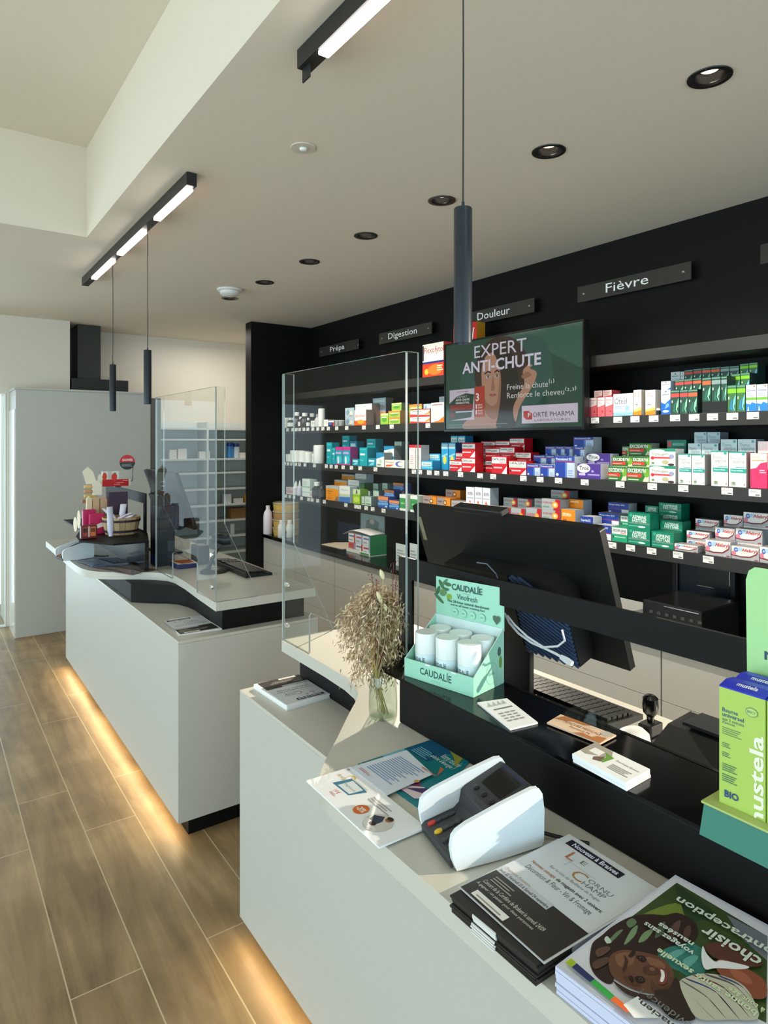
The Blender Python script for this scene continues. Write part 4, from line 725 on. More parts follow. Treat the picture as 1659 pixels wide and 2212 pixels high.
art(a, fr(0, d_ - .0002, .121), w_, .09, [leaf(.03, .62, .03, .14, .2, LF), leaf(.09, .8, .03, .13, -.3, LF), leaf(.14, .88, .025, .10, .4, (80, 124, 84)), leaf(.05, .42, .03, .12, -.6, (72, 116, 80)), leaf(.19, .84, .05, .05, -.3, LF), leaf(.16, .70, .05, .04, .2, LF), leaf(.115, .6, .055, .10, .1, (96, 136, 92)), ('e', .21, .52, .04, .075, (132, 164, 52)),
 ('b', 'CAUDALÍE', .25, .72, .70, .93, INK), ('t', 'PARIS', .42, .66, .53, .69, (140, 190, 170)), ('t', 'Vinofresh', .33, .50, .63, .64, (60, 90, 90)), ('b', 'The 24-hour natural deodorant', .18, .385, .80, .455, (60, 90, 90)), ('b', "we've all been waiting for!", .23, .29, .74, .36, (60, 90, 90))] +
 [('e', x, .15, .05, .105, (130, 190, 165)) for x in (.30, .43, .56, .70)] + [('e', x, .15, .046, .096, MINT) for x in (.30, .43, .56, .70)] + [('r', x - .02, .14, x + .02, .165, (110, 160, 140)) for x in (.30, .43, .56, .70)] +
 [('p', [(.91, .06), (.955, .18), (.955, .26), (.93, .29), (.905, .26), (.88, .29), (.858, .26), (.86, .18)], (72, 96, 80))])
a.build('header_print', head_); a = M()
art(a, fr(0, 0, 0), w_, .041, [('b', 'CAUDALÍE', .24, .36, .70, .84, INK), ('t', 'PARIS', .42, .16, .54, .24, (110, 170, 150)), ('r', .32, .92, .39, 1, WHT), ('r', .70, .92, .76, 1, WHT)])
a.build('front_print', tray_); a = M()
Fs = (T @ Vector((w_, 0, 0)), dd, (0, 0, 1), ud)
art(a, Fs, d_, .12, [('e', .84, .62, .06, .085, (70, 100, 90)), ('e', .88, .42, .05, .11, (104, 150, 60)), ('e', .58, .28, .19, .2, (136, 192, 170)), ('e', .58, .28, .175, .185, MINT), ('r', .48, .25, .66, .3, (120, 176, 156))])
a.build('side_print', tray_)
CAPM = mat((236, 240, 238), 0.3, coat=0.2); BODYM = mat((214, 232, 234), 0.32, coat=0.2)
def deodorant(x, y, first=[]):
    P = T @ Vector((x, y, .0023)); r = .0262
    if not first:
        o = thing('deodorant_stick', P, '', 'deodorant', 'deodorant sticks in the green display')
        bo_ = M().lathe([(r * .9, 0), (r, .004), (r, .052)], P, BODYM, 32).build('body', o, smooth=True)
        M().lathe([(r * .985, .0522), (r, .0535), (r, .096), (r * .97, .0985)], P, CAPM, 32).build('cap', o, smooth=True)
        b = M(); a0 = math.atan2(-dd.y, -dd.x) - .25
        def wrap(s, x0, z0, x1, z1, c, bold=1):
            vs, fs = text_mesh(s, bold)
            b.add([P + Vector(((r + .0002) * math.cos(a0 + (x0 + (x1 - x0) * v[0]) / r), (r + .0002) * math.sin(a0 + (x0 + (x1 - x0) * v[0]) / r), z0 + (z1 - z0) * v[1])) for v in vs], fs, mat(c, .5))
        wrap('CAUDALÍE', -.021, .036, .021, .047, (60, 90, 110)); wrap('Vinofresh', -.021, .024, .0, .028, (120, 150, 165)); wrap('Déodorant stick', -.021, .014, .014, .018, (110, 140, 160)); wrap('Deo 50g', -.021, .008, .002, .011, (110, 140, 160))
        b.build('label_print', bo_); first.append(o)
    else: o = copy_tree(first[0]); o.location = P
    return o
k = 0
for j, y in enumerate((.036, .086)):
    for i, x in enumerate((.036, .0965, .157)):
        deodorant(x, y)['label'] = 'white deodorant stick in the mint green display, %s row, %s' % (('front', 'back')[j], ('nearest the acrylic screen', 'middle', 'nearest the business cards')[i])

# ================================================================ yellow-green balm display at the edge of the picture
t = thing('balm_display', (0.94, 0.36, 1.0105), 'teal cardboard tray display with tall light green back card', 'display box')
TE = mat((44, 116, 100), 0.5); YG = mat((176, 190, 110), 0.5); LG = mat((166, 214, 146), 0.5)
b = M(); b.prism([(.872, 1.0112), (1.0, 1.0112), (1.0, 1.050), (.884, 1.050)], -.215, -.487, TE, Matrix(((1, 0, 0, 0), (0, 0, -1, 0), (0, 1, 0, 0), (0, 0, 0, 1)))); b.build('tray', t)
M().prism([(.882, .490), (1.0, .490), (1.0, .21), (.882, .21)], 1.0502, 1.053, YG).build('tray_top', t)
Xh = .988; hp = onx(1611, 1223, Xh); hb = onx(1626, 1462, Xh)
hz1 = hp.z; hy = hp.y
M().prism([(hy - .004, 1.0535), (hy, hz1 - .02), (hy - .004, hz1 - .006), (hy - .012, hz1), (hy - .2, hz1), (hy - .2, 1.0535)], 0, .003, LG, YZ(Xh), side=mat((190, 230, 170), .5)).build('back_card', t); bc_ = [c for c in t.children if c.name.startswith('back_card')][0]
a = M(); Fh = (Vector((Xh, hy, 1.054)), (0, -1, 0), (0, 0, 1), (-1, 0, 0)); Hh = hz1 - 1.054
art(a, Fh, .2, Hh, [('b', 'Nouveau', .13, .585, .62, .625, (40, 70, 90)), ('b', 'emballage', .19, .535, .75, .575, (40, 70, 90))] + [('e', .2, q, .075, .075 * .2 / Hh, (206, 224, 226)) for q in (.44, .27, .12)] + [('e', .2, q, .04, .04 * .2 / Hh, (150, 176, 200)) for q in (.44, .27, .12)] + [('l', .12, q, .5, q + .035, 2, (120, 160, 130)) for q in (.345, .19)])
a.build('card_print', bc_)
BX = mat((172, 198, 92), 0.45); BT = mat((36, 48, 190), 0.4)
def balm(X, y, label, first=[]):
    w, h, d = .0605, .160, .038
    if not first:
        o = thing('balm_carton', (X, y, 1.0532), label, 'carton', 'yellow-green balm cartons')
        bx_ = M().box(X, y - w / 2, 1.0532, X + d, y + w / 2, 1.0532 + h - .001, BX).build('box', o)
        ld_ = M().prism([(X, 1.0532 + h - .0008), (X + d, 1.0532 + h - .0008), (X + d, 1.0532 + h + .004), (X + d / 2, 1.0532 + h + .006), (X, 1.0532 + h + .001)], -(y - w / 2), -(y + w / 2), BT, Matrix(((1, 0, 0, 0), (0, 0, -1, 0), (0, 1, 0, 0), (0, 0, 0, 1)))).build('lid', o)
        a = M(); N = (40, 76, 110)
        art(a, ((X, y + w / 2, 1.0532), (0, -1, 0), (0, 0, 1), (-1, 0, 0)), w, h, [('b', 'Baume', .07, .79, .42, .825, N), ('b', 'universel', .07, .75, .55, .785, N), ('t', 'aux 3 extraits', .07, .715, .55, .742, N), ('t', "d'avocat", .07, .69, .36, .713, N), ('l', .07, .60, .5, .67, 4, (110, 140, 90)), ('l', .07, .49, .26, .535, 3, (90, 120, 90)), ('l', .07, .41, .26, .455, 3, (90, 120, 90)), ('l', .07, .29, .4, .36, 4, (90, 120, 90)), ('l', .07, .2, .4, .27, 4, (90, 120, 90)), ('e', .72, .86, .13, .038, (110, 140, 110)), ('e', .72, .86, .115, .032, (180, 206, 110)), ('b', 'BIO', .63, .85, .80, .872, (90, 130, 110)), ('b', 'BIO', .13, .07, .44, .13, (34, 66, 130))])
        vs, fs = text_mesh('mustela', 1)   # runs upwards along the edge
        a.add([Vector((X - .0006, y + w / 2 - w * (.97 - .30 * q[1]), max(1.0532 + h * (-.125 + .81 * q[0]), 1.0534))) for q in vs], fs, mat((236, 240, 214), .5))
        a.build('front_print', bx_)
        a = M(); art(a, ((X + .004, y + w / 2, 1.0532 + h + .0022), (0, -1, 0), Vector((1, 0, .28)).normalized(), (0, 0, 1)), w, .018, [('b', 'mustela', .3, .3, .75, .8, WHT)]); a.build('lid_print', ld_)
        first.append(o); return o
    o = copy_tree(first[0]); o.location = (X, y, 1.0532); o['label'] = label; return o
balm(.899, .4435, 'front yellow-green balm carton with blue lid, nearest the receipt printer')
balm(.939, .4435, 'yellow-green balm carton directly behind the front one, its blue lid higher in view')
balm(.899, .381, 'yellow-green balm carton cut off by the picture edge, front row'); balm(.939, .381, 'yellow-green balm carton cut off by the picture edge, back row')

# ================================================================ cards, leaflets, flyers, magazines
def slab4(pts, z0, z1): return [Vector((p[0], p[1], z0)) for p in pts], z1 - z0
def paper_stack(name, pts, z0, z1, m, els, label, cat, F=None, jitter=0, group=None, aw=None):
    """pts: the four top corners (world x, y): lower-left, lower-right, upper-right, upper-left of the print"""
    n = max(1, int((z1 - z0) / .004)) if jitter else 1
    b = M(); c = random.Random(len(label))
    for i in range(n):
        dx, dy = (c.uniform(-jitter, jitter), c.uniform(-jitter, jitter)) if i < n - 1 else (0, 0)
        b.prism([(p[0] + dx, p[1] + dy) for p in pts], z0 + (z1 - z0) * i / n, z0 + (z1 - z0) * (i + 1) / n - .0002, m)
    o = tag(b.build(name), label, cat, group)
    if els:
        P = [Vector((p[0], p[1], z1)) for p in pts]; u = P[1] - P[0]; v = P[3] - P[0]
        a = M(); art(a, (P[0], u.normalized(), v.normalized(), (0, 0, 1)), u.length, v.length, els, step=.00004)
        a.build('artwork_print', o)
    return o
xy = lambda px, py, z: tuple(onz(px, py, z)[:2])
def c4(z, *pp): return [xy(*p, z) for p in pp]
PG = mat((236, 236, 238), .55)
paper_stack('business_card_stack', [(.901, .990), (.905, .868), (.968, .858), (.975, .980)][0:0] or c4(1.014, (1102, 1574), (1162, 1560), (1095, 1508), (1031, 1517)), 1.0105, 1.014, PG, [('l', .2, .62, .9, .72, 1, (120, 120, 125))] + [('r', .15 + .06 * i, .76, .17 + .06 * i, .80 + .05 * (i % 3), (120, 130, 120)) for i in range(12)] + [('l', .2 + .22 * i, .2, .36 + .22 * i, .55, 4, (150, 150, 155)) for i in range(3)], 'white stack of appointment cards beside the mint green display', 'business cards')
ch = c4(1.013, (1182, 1563), (1297, 1608), (1332, 1590), (1212, 1545))
t = thing('card_holder', (1.0, .79, 1.0105), 'clear curved card holder with orange-brown pedicure cards', 'card holder')
M().prism([(p[0], p[1]) for p in ch], 1.0107, 1.0122, clear((250, 250, 250), .02, 1.2)).build('base', t)
q0, q1 = Vector((ch[3][0] + .004, ch[3][1], 1.0125)), Vector((ch[2][0] + .004, ch[2][1], 1.0125))
b = M(); n = 14; vs = []
for i in range(n + 1):
    f = i / n; p = q0.lerp(q1, f); h = .030 * math.sin(math.pi * min(max(f, .02), .98)) ** .5
    vs += [p, p + Vector((.002, 0, 0)), p + Vector((.014, 0, h)), p + Vector((.012, 0, h))]
for i in range(n):
    for j in range(4): b.f.append((i * 4 + j, (i + 1) * 4 + j, (i + 1) * 4 + (j + 1) % 4, i * 4 + (j + 1) % 4)); b.mi.append(0)
b.v = [tuple(x) for x in vs]; b.mid(clear((246, 250, 250), .05, .8)); b.build('curved_back', t, smooth=True)
paper_stack('business_card_stack', [(p[0] - .001, p[1]) for p in ch], 1.0124, 1.0155, mat((226, 196, 170), .5), [('p', [(0, .5), (.1, 1), (.62, 1), (.5, .8), (.3, .78), (.14, .56)], (182, 120, 74)), ('p', [(.5, 0), (1, 0), (1, .5), (.86, .42), (.8, .2), (.62, .24)], (182, 120, 74)), ('t', 'PEDICURE MEDICALE', .18, .5, .88, .66, (150, 90, 60)), ('t', 'Florence M.', .36, .28, .74, .42, (150, 90, 60)), ('e', .93, .8, .1, .2, (190, 180, 170))], 'orange-brown pedicure cards lying in the clear holder', 'business cards')
paper_stack('business_card_stack', c4(1.024, (1236, 1628), (1352, 1690), (1404, 1661), (1285, 1604)), 1.0105, 1.024, PG, [('p', [(0, .35), (0, 1), (.36, 1), (.46, .7), (.3, .5), (.12, .3)], (170, 160, 150)), ('p', [(.1, .5), (.3, .5), (.3, .78), (.1, .78)], (240, 238, 236)), ('p', [(.3, .8), (.5, .72), (.46, .3), (.38, .36), (.4, .6)], (110, 156, 70)), ('p', [(.26, .36), (.38, .6), (.42, .3), (.3, .22)], (120, 100, 90)), ('t', 'Dominique Quenon', .56, .62, .96, .72, (90, 90, 80)), ('l', .58, .2, .94, .5, 4, (170, 170, 160))], 'tall white stack of cards with green picture, nearest the yellow-green cartons', 'business cards', jitter=.0012)
ZT = .9042
# leaflets by the payment terminal
L1 = [(.594, 1.096), (.590, .850), (.684, .848), (.690, 1.092)]
paper_stack('brochure', [(.712, 1.10), (.715, .89), (.912, .985), (.905, 1.098)], ZT, ZT + .003, mat((20, 120, 130), .35), None, 'teal health brochure tucked under the white leaflet', 'brochure')
bo = bpy.data.objects['brochure']; a = M()
art(a, (Vector((.715, 1.097, ZT + .003)), (0, -1, 0), (1, 0, 0), (0, 0, 1)), .205, .185, [('r', 0, .62, .35, 1, (16, 86, 122)), ('t', 'Votre rentrée', .33, .80, .60, .9, (220, 236, 230)), ('t', "pleine d'énergie !", .28, .70, .60, .79, (220, 236, 230)), ('l', .06, .64, .3, .8, 5, (120, 180, 200)), ('p', [(.3, .98), (.5, .98), (.58, .8), (.42, .92)], (150, 150, 60)), ('p', [(.5, .66), (.62, .5), (.56, .66)], (170, 110, 70)), ('p', [(.0, .0), (.4, .0), (.6, .3), (.5, .5), (.2, .4)], (190, 160, 110)), ('p', [(.3, .02), (.62, .02), (.8, .14), (.6, .3), (.4, .2)], (130, 60, 110)), ('p', [(.5, .05), (.8, .05), (.9, .2), (.7, .26)], (220, 200, 210)), ('p', [(.02, .18), (.2, .1), (.24, .2), (.06, .3)], (200, 50, 40)), ('p', [(.14, .04), (.34, .02), (.3, .14)], (226, 150, 40)), ('p', [(.0, .3), (.1, .24), (.12, .5), (0, .6)], (110, 180, 200)), ('p', [(.62, .1), (.76, .3), (.84, .2)], (70, 40, 100))]); a.build('cover_print', bo)
paper_stack('leaflet', L1, ZT + .0035, ZT + .0065, PG, [('t', 'de·vitality', .05, .56, .2, .7, (180, 160, 90)), ('e', .16, .76, .04, .1, (226, 180, 70)), ('e', .16, .74, .032, .08, (238, 238, 238)), ('p', [(.14, .38), (.36, .40), (.40, .74), (.17, .80)], (60, 120, 150)), ('p', [(.19, .42), (.35, .43), (.36, .72), (.2, .74)], (216, 220, 220)), ('t', 'Magnésium', .2, .52, .34, .6, (70, 130, 150)), ('r', .15, .76, .38, .8, (200, 200, 196)), ('l', .48, .62, .74, .8, 3, (170, 165, 160)), ('t', '14 €', .24, .24, .3, .34, (210, 90, 80)), ('l', .24, .16, .32, .22, 2, (210, 140, 130)), ('e', .57, .34, .055, .155, (222, 110, 40)), ('b', '-20%', .53, .28, .61, .41, WHT), ('e', .77, .36, .105, .27, (206, 200, 192)), ('p', [(.68, .44), (.74, .56), (.78, .44), (.78, .3), (.7, .3)], (50, 60, 80)), ('e', .79, .56, .028, .07, (150, 100, 70)), ('e', .785, .6, .028, .05, (40, 30, 30)), ('p', [(.66, .28), (.72, .3), (.84, .2), (.76, .11), (.7, .16)], (226, 220, 216)), ('e', .76, .27, .028, .06, (50, 36, 30)), ('l', .02, .88, .05, .96, 1, (150, 150, 150))], 'white leaflet with orange discount disc overhanging the counter front', 'leaflet')
paper_stack('leaflet', [(.687, 1.088), (.687, .965), (.802, .975), (.820, 1.082)], ZT + .0068, ZT + .008, mat((214, 220, 232), .45), [('l', .12, .2, .8, .82, 14, (120, 150, 190)), ('b', 'VISIBLE PEAU', .60, .84, .94, .88, (190, 110, 110)), ('e', .92, .55, .04, .04, (200, 150, 70)), ('l', .1, .08, .4, .14, 2, (190, 130, 130))], 'pale blue text sheet lying across the teal brochure', 'leaflet')
# "Le Cornu Champ" flyers
FB = mat((40, 36, 33), .5)
def cornu(o, P0, u, v, W_, H_, z, up):
    a = M(); BK = (46, 40, 36); GR = (206, 208, 212)
    art(a, (Vector((P0[0], P0[1], z)), Vector(u), Vector(v), (0, 0, 1)), W_, H_, [('r', .005, .36, .995, .995, GR), ('r', .005, .005, .995, .36, BK), ('r', .0, .30, .62, .37, (190, 192, 198)), ('b', 'Jeudi 22, Vendredi 23 & Samedi 24 septembre', .02, .305, .61, .34, (60, 60, 60)), ('b', "Programme d'ouverture", .04, .35, .34, .385, (170, 150, 130)), ('t', 'Décoration & Fleur - Vin & Fromage', .12, .46, .86, .52, (70, 80, 80)), ('b', 'Nouveau concept', .10, .535, .38, .575, (170, 110, 80)), ('b', 'de magasin avec 2 univers:', .40, .535, .9, .575, (60, 60, 60)), ('t', 'Sur le site du Bedhaxe de fruges', .24, .60, .8, .635, (120, 130, 140)), ('t', 'C', .42, .65, .55, .745, (170, 120, 70)), ('t', 'ORNU', .57, .70, .82, .74, (120, 120, 120)), ('t', 'HAMP', .56, .65, .80, .69, (120, 120, 120)), ('t', 'L', .22, .77, .31, .86, (180, 110, 70)), ('t', 'E', .36, .80, .42, .84, (120, 120, 120)), ('r', .08, .885, .70, .955, (28, 26, 40)), ('b', 'Nouveau à Braives', .14, .90, .66, .945, (214, 220, 236)), ('l', .08, .20, .34, .27, 3, (150, 145, 135)), ('t', 'Concert de la Cordière de Brabant le samedi 24/09', .06, .15, .78, .185, (220, 214, 200)), ('t', 'À gagner : un panier pour deux personnes', .04, .105, .72, .14, (220, 214, 200)), ('r', .12, .02, .52, .075, (236, 232, 224)), ('l', .16, .035, .46, .06, 1, (150, 145, 140)), ('r', .3, .70, .305, .80, (180, 190, 200)), ('r', .24, .755, .6, .758, (180, 190, 200))], step=.00003, lay=2)
    a.build('artwork_print', o)
b = M(); rr = random.Random(3)
for i in range(9):
    dx, dy = rr.uniform(-.002, .003), rr.uniform(-.002, .002)
    b.prism([(.596 + dx - .001 * i * .5, .683 + dy), (.596 + dx, .532 + dy), (.66, .532 + dy), (.66, .683 + dy)], ZT + .0026 * i, ZT + .0026 * (i + 1) - .0002, FB)
    b.box(.6602, .532 + dy, ZT + .0026 * i, .815 + dx, .683 + dy, ZT + .0026 * (i + 1) - .0002, mat((190, 190, 194), .6))
    b.box(.592 + dx, .598, ZT + .0026 * i, .594 + dx, .640, ZT + .0026 * (i + 1) - .0004, mat((214, 212, 208), .6))
o = tag(b.build('flyer_stack'), 'thick stack of black and grey event flyers between the payment terminal and the magazines', 'flyers')
o = paper_stack('flyer', [(.612, .688), (.605, .528), (.835, .520), (.838, .680)], ZT + .0244, ZT + .0252, mat((206, 208, 212), .5), None, 'topmost grey and black event flyer, slightly askew on its thick stack', 'flyer')
cornu(o, (.613, .687), Vector((-.007, -.16, 0)).normalized(), Vector((.226, -.008, 0)).normalized(), .157, .226, ZT + .02525, 1)
q = c4(.794, (548, 1478), (640, 1458), (712, 1498), (620, 1525))
b = M()
for i in range(5): b.prism([(p[0] + rr.uniform(-.0015, .0015), p[1] + rr.uniform(-.0015, .0015)) for p in q], .7803 + .0027 * i, .7803 + .0027 * (i + 1) - .0002, PAPER)
o = tag(b.build('flyer_stack'), 'stack of black and white event flyers on the lower ledge of the nearer counter', 'flyers'); cornu(o, q[2], (-1, 0, 0), (0, -1, 0), .144, .2, .794, 1)
o['label'] = o['label']; ch_ = o.children[0]; ch_.location = Vector((0, .0, 0)) + Vector(ch_.location)
me = ch_.data; P2 = Vector((q[2][0], q[2][1], .794))
me.transform(Matrix.Translation(Vector((0, .2, 0))))
q = c4(.784, (385, 1372), (480, 1358), (434, 1329), (366, 1338))
b = M()
for i in range(2): b.prism([(p[0] + rr.uniform(-.002, .002), p[1]) for p in q], .7803 + .002 * i, .7803 + .002 * (i + 1) - .0002, PAPER)
o = tag(b.build('flyer_stack'), 'low stack of event flyers on the ledge of the counter beyond the gap', 'flyers'); cornu(o, (q[0][0] + .01, q[0][1] + .004), (1, 0, 0), (0, 1, 0), .16, .235, .7843, 1)
# magazines
b = M()
for i in range(7): b.prism([(.606 + rr.uniform(-.001, .002), .512), (.872, .522), (.882, .312), (.616, .302)], ZT + .0047 * i, ZT + .0047 * (i + 1) - .0004, mat((206, 208, 226), .5), side=mat((196, 198, 222), .6))
o = tag(b.build('magazine_stack'), 'stack of health magazines with a smiling woman on the cover, at the bottom edge', 'magazines')
a = M(); um = Vector((-.010, .210, 0)).normalized(); vm = Vector((-.266, -.010, 0)).normalized(); MP = Vector((.882, .312, ZT + .0328))
def mg(x, y):
    p = onz(1160 + .3008 * x, 1860 + .3008 * y, MP.z) - MP; return (min(max(p.dot(um) / .2105, .0), .985), min(max(p.dot(vm) / .266, .015), .985))
G = lambda *q: [mg(*p) for p in q]
def tx(t_, e_, s_, h, c): u1, v0 = mg(*e_); q = onz(1160 + .3008 * s_[0], 1860 + .3008 * s_[1], MP.z) - MP; return ('b', t_, max(q.dot(um) / .2105, .01), v0, u1, v0 + h, c)
HR, SK, SL = (46, 28, 26), (100, 64, 47), (128, 86, 64); LTX = (206, 214, 204)
MAG = [('r', .0, .02, .985, .985, (216, 214, 222)), ('p', G((1010, 152), (640, 440), (450, 570), (900, 800), (1659, 1170), (1659, 540)), (58, 74, 38)), ('s', G((780, 380), (1000, 300), (1080, 370), (960, 440), (820, 440)), (112, 126, 52)), ('s', G((1000, 170), (1160, 280), (1300, 400), (1100, 420), (1040, 300)), (40, 62, 36)), ('p', G((1365, 385), (1659, 540), (1659, 720), (1480, 560)), (112, 116, 126)),
 ('s', G((880, 690), (960, 620), (1100, 590), (1210, 650), (1220, 800), (1120, 840), (1040, 800), (950, 760)), (54, 118, 110)), ('s', G((930, 690), (1020, 640), (1090, 640), (990, 710)), (96, 160, 150)), ('s', G((1060, 720), (1130, 680), (1170, 700), (1100, 770)), (96, 160, 150)),
 ('s', G((400, 670), (420, 590), (480, 540), (560, 470), (680, 405), (800, 385), (930, 390), (1020, 375), (1130, 430), (1165, 500), (1140, 575), (1050, 600), (900, 640), (840, 700), (720, 680), (600, 680), (560, 770), (570, 870), (520, 890), (440, 830), (400, 750)), HR)] + \
 [('s', G(*q), c) for q, c in ((((640, 600), (690, 500), (735, 465), (722, 530), (670, 590)), (118, 140, 102)), (((515, 600), (585, 515), (632, 500), (560, 580)), (100, 122, 88)), (((742, 590), (780, 520), (852, 490), (800, 570)), (118, 140, 102)), (((655, 445), (700, 415), (728, 450), (680, 485)), (96, 116, 84)), (((860, 560), (880, 480), (930, 440), (920, 520)), (84, 96, 74)), (((960, 560), (980, 470), (1040, 430), (1020, 520)), (90, 66, 60)), (((1060, 570), (1070, 490), (1110, 470), (1110, 540)), (80, 54, 50)), (((500, 570), (520, 548), (552, 590), (520, 600)), (196, 206, 190)), (((440, 650), (520, 620), (540, 650), (460, 700)), (92, 66, 54)), (((420, 740), (520, 700), (530, 740), (440, 790)), (84, 60, 48)))] + \
 [('s', G((545, 690), (620, 650), (720, 655), (840, 680), (930, 720), (985, 790), (1000, 860), (975, 925), (900, 960), (800, 960), (700, 930), (620, 890), (560, 840), (535, 770)), SK), ('s', G((580, 690), (680, 665), (720, 700), (690, 760), (610, 770)), SL), ('s', G((800, 700), (900, 730), (940, 780), (880, 780), (820, 750)), SL), ('s', G((640, 840), (740, 860), (760, 920), (680, 900)), (84, 52, 38)), ('s', G((840, 870), (890, 930), (960, 910), (930, 950), (840, 950)), (84, 52, 38)),
 ('s', G((778, 775), (850, 768), (880, 800), (862, 834), (790, 822)), (80, 48, 36)), ('s', G((820, 780), (852, 780), (862, 800), (835, 806)), (122, 80, 60)), ('s', G((728, 700), (775, 694), (802, 724), (772, 742)), (34, 20, 18)), ('s', G((752, 707), (770, 705), (782, 720), (768, 726)), (150, 130, 118)), ('s', G((756, 708), (772, 708), (780, 722), (766, 726)), (20, 12, 10)), ('s', G((722, 852), (772, 848), (794, 884), (742, 892)), (34, 20, 18)), ('s', G((748, 861), (766, 859), (776, 874), (758, 877)), (150, 130, 118)), ('s', G((750, 862), (766, 862), (774, 874), (758, 876)), (20, 12, 10)), ('s', G((672, 700), (700, 662), (722, 668), (700, 706)), (40, 24, 20)), ('s', G((676, 850), (694, 884), (712, 880), (700, 846)), (40, 24, 20)), ('s', G((640, 690), (668, 730), (656, 790), (630, 815), (640, 770), (648, 730)), (66, 40, 30)),
 ('s', G((888, 788), (936, 803), (952, 860), (932, 908), (884, 898), (898, 840)), (116, 56, 52)), ('s', G((902, 800), (926, 814), (932, 860), (916, 892), (900, 882), (908, 840)), (232, 226, 214)),
 ('s', G((860, 960), (960, 940), (1010, 860), (1055, 930), (1100, 1060), (1150, 1165), (1000, 1165), (900, 1070)), HR), ('s', G((560, 880), (680, 950), (800, 985), (900, 1000), (940, 1080), (820, 1030), (660, 980)), (60, 40, 34)),
 ('s', G((1220, 620), (1400, 600), (1560, 680), (1620, 770), (1450, 775), (1330, 730), (1260, 700)), (86, 46, 36)), ('s', G((1290, 760), (1340, 725), (1500, 785), (1640, 880), (1655, 1000), (1560, 1010), (1480, 930), (1330, 840)), (134, 68, 50)), ('s', G((1400, 790), (1500, 830), (1560, 900), (1500, 900), (1420, 850)), (158, 88, 66)), ('s', G((1200, 630), (1230, 690), (1290, 745), (1340, 735), (1525, 778), (1480, 800), (1300, 792), (1220, 800), (1192, 720)), (222, 218, 220)),
 ('s', G((1040, 905), (1080, 862), (1200, 832), (1350, 850), (1480, 910), (1560, 1010), (1600, 1160), (1400, 1168), (1180, 1165), (1090, 1040)), (188, 182, 164))] + \
 [('s', G(*[(x, y) for x, y in q] + [(x + 14, y + 16) for x, y in q[::-1]]), c) for q, c in ((((1090, 868), (1290, 960), (1460, 1160)), (58, 60, 116)), (((1150, 848), (1350, 930), (1520, 1130)), (116, 46, 56)), (((1230, 838), (1420, 910), (1560, 1060)), (84, 74, 76)), (((1062, 890), (1230, 1000), (1370, 1160)), (84, 74, 76)), (((1050, 920), (1170, 1050), (1280, 1160)), (116, 46, 56)), (((1320, 848), (1460, 910), (1550, 1010)), (58, 60, 116)))] + \
 [tx('contraception', (1040, 262), (1740, 770), .068, LTX), tx('choisir', (1222, 488), (1620, 745), .075, LTX), tx('voyagez sans', (806, 450), (1138, 690), .036, LTX), tx('nausées', (898, 462), (1130, 625), .034, LTX), tx('bonne santé sexuelle', (890, 650), (1590, 1130), .036, (206, 214, 180)), tx('à tout âge', (1404, 926), (1660, 1090), .036, (206, 214, 170)),
 ('p', G((222, 760), (265, 728), (305, 765), (270, 795)), (166, 186, 40)), ('p', G((270, 795), (306, 766), (437, 882), (400, 905)), (44, 52, 98)), ('p', G((400, 905), (438, 884), (580, 1006), (545, 1035)), (44, 142, 62)), ('p', G((545, 1035), (581, 1008), (706, 1112), (660, 1140)), (216, 96, 48)), ('p', G((640, 1070), (742, 1008), (905, 1150), (880, 1168), (720, 1168)), (228, 226, 226))]
u1, v1 = mg(722, 1050); MAG += [('b', 'Pharmacien,', u1 - .34, v1 - .035, u1, v1 + .0, (60, 60, 60)), ('t', 'une évidence !', u1 - .36, v1 - .085, u1 + .02, v1 - .045, (120, 120, 120))]
art(a, (Vector((.882, .312, ZT + .0328)), um, vm, (0, 0, 1)), .2105, .266, MAG, step=.00008); a.build('cover_print', o)
for (pp, col, lab, z0) in (([(190, 1226), (285, 1243), (306, 1238), (250, 1216)], (120, 96, 90), 'glossy photo magazine lying under the blue one on the counter beyond the gap', .9042), ([(165, 1212), (200, 1224), (278, 1220), (255, 1205)], (70, 90, 120), 'blue magazine beside the payment terminal on the counter beyond the gap', .9085)):
    paper_stack('magazine', c4(z0, *pp), z0, z0 + .004, mat(col, .2), [('r', .04, .5, .96, .96, tuple(int(v * .8) for v in col)), ('p', [(.1, .1), (.5, .2), (.9, .1), (.7, .45), (.3, .4)], tuple(min(255, v + 60) for v in col)), ('l', .1, .6, .8, .9, 4, tuple(min(255, v + 70) for v in col))], lab, 'magazine')

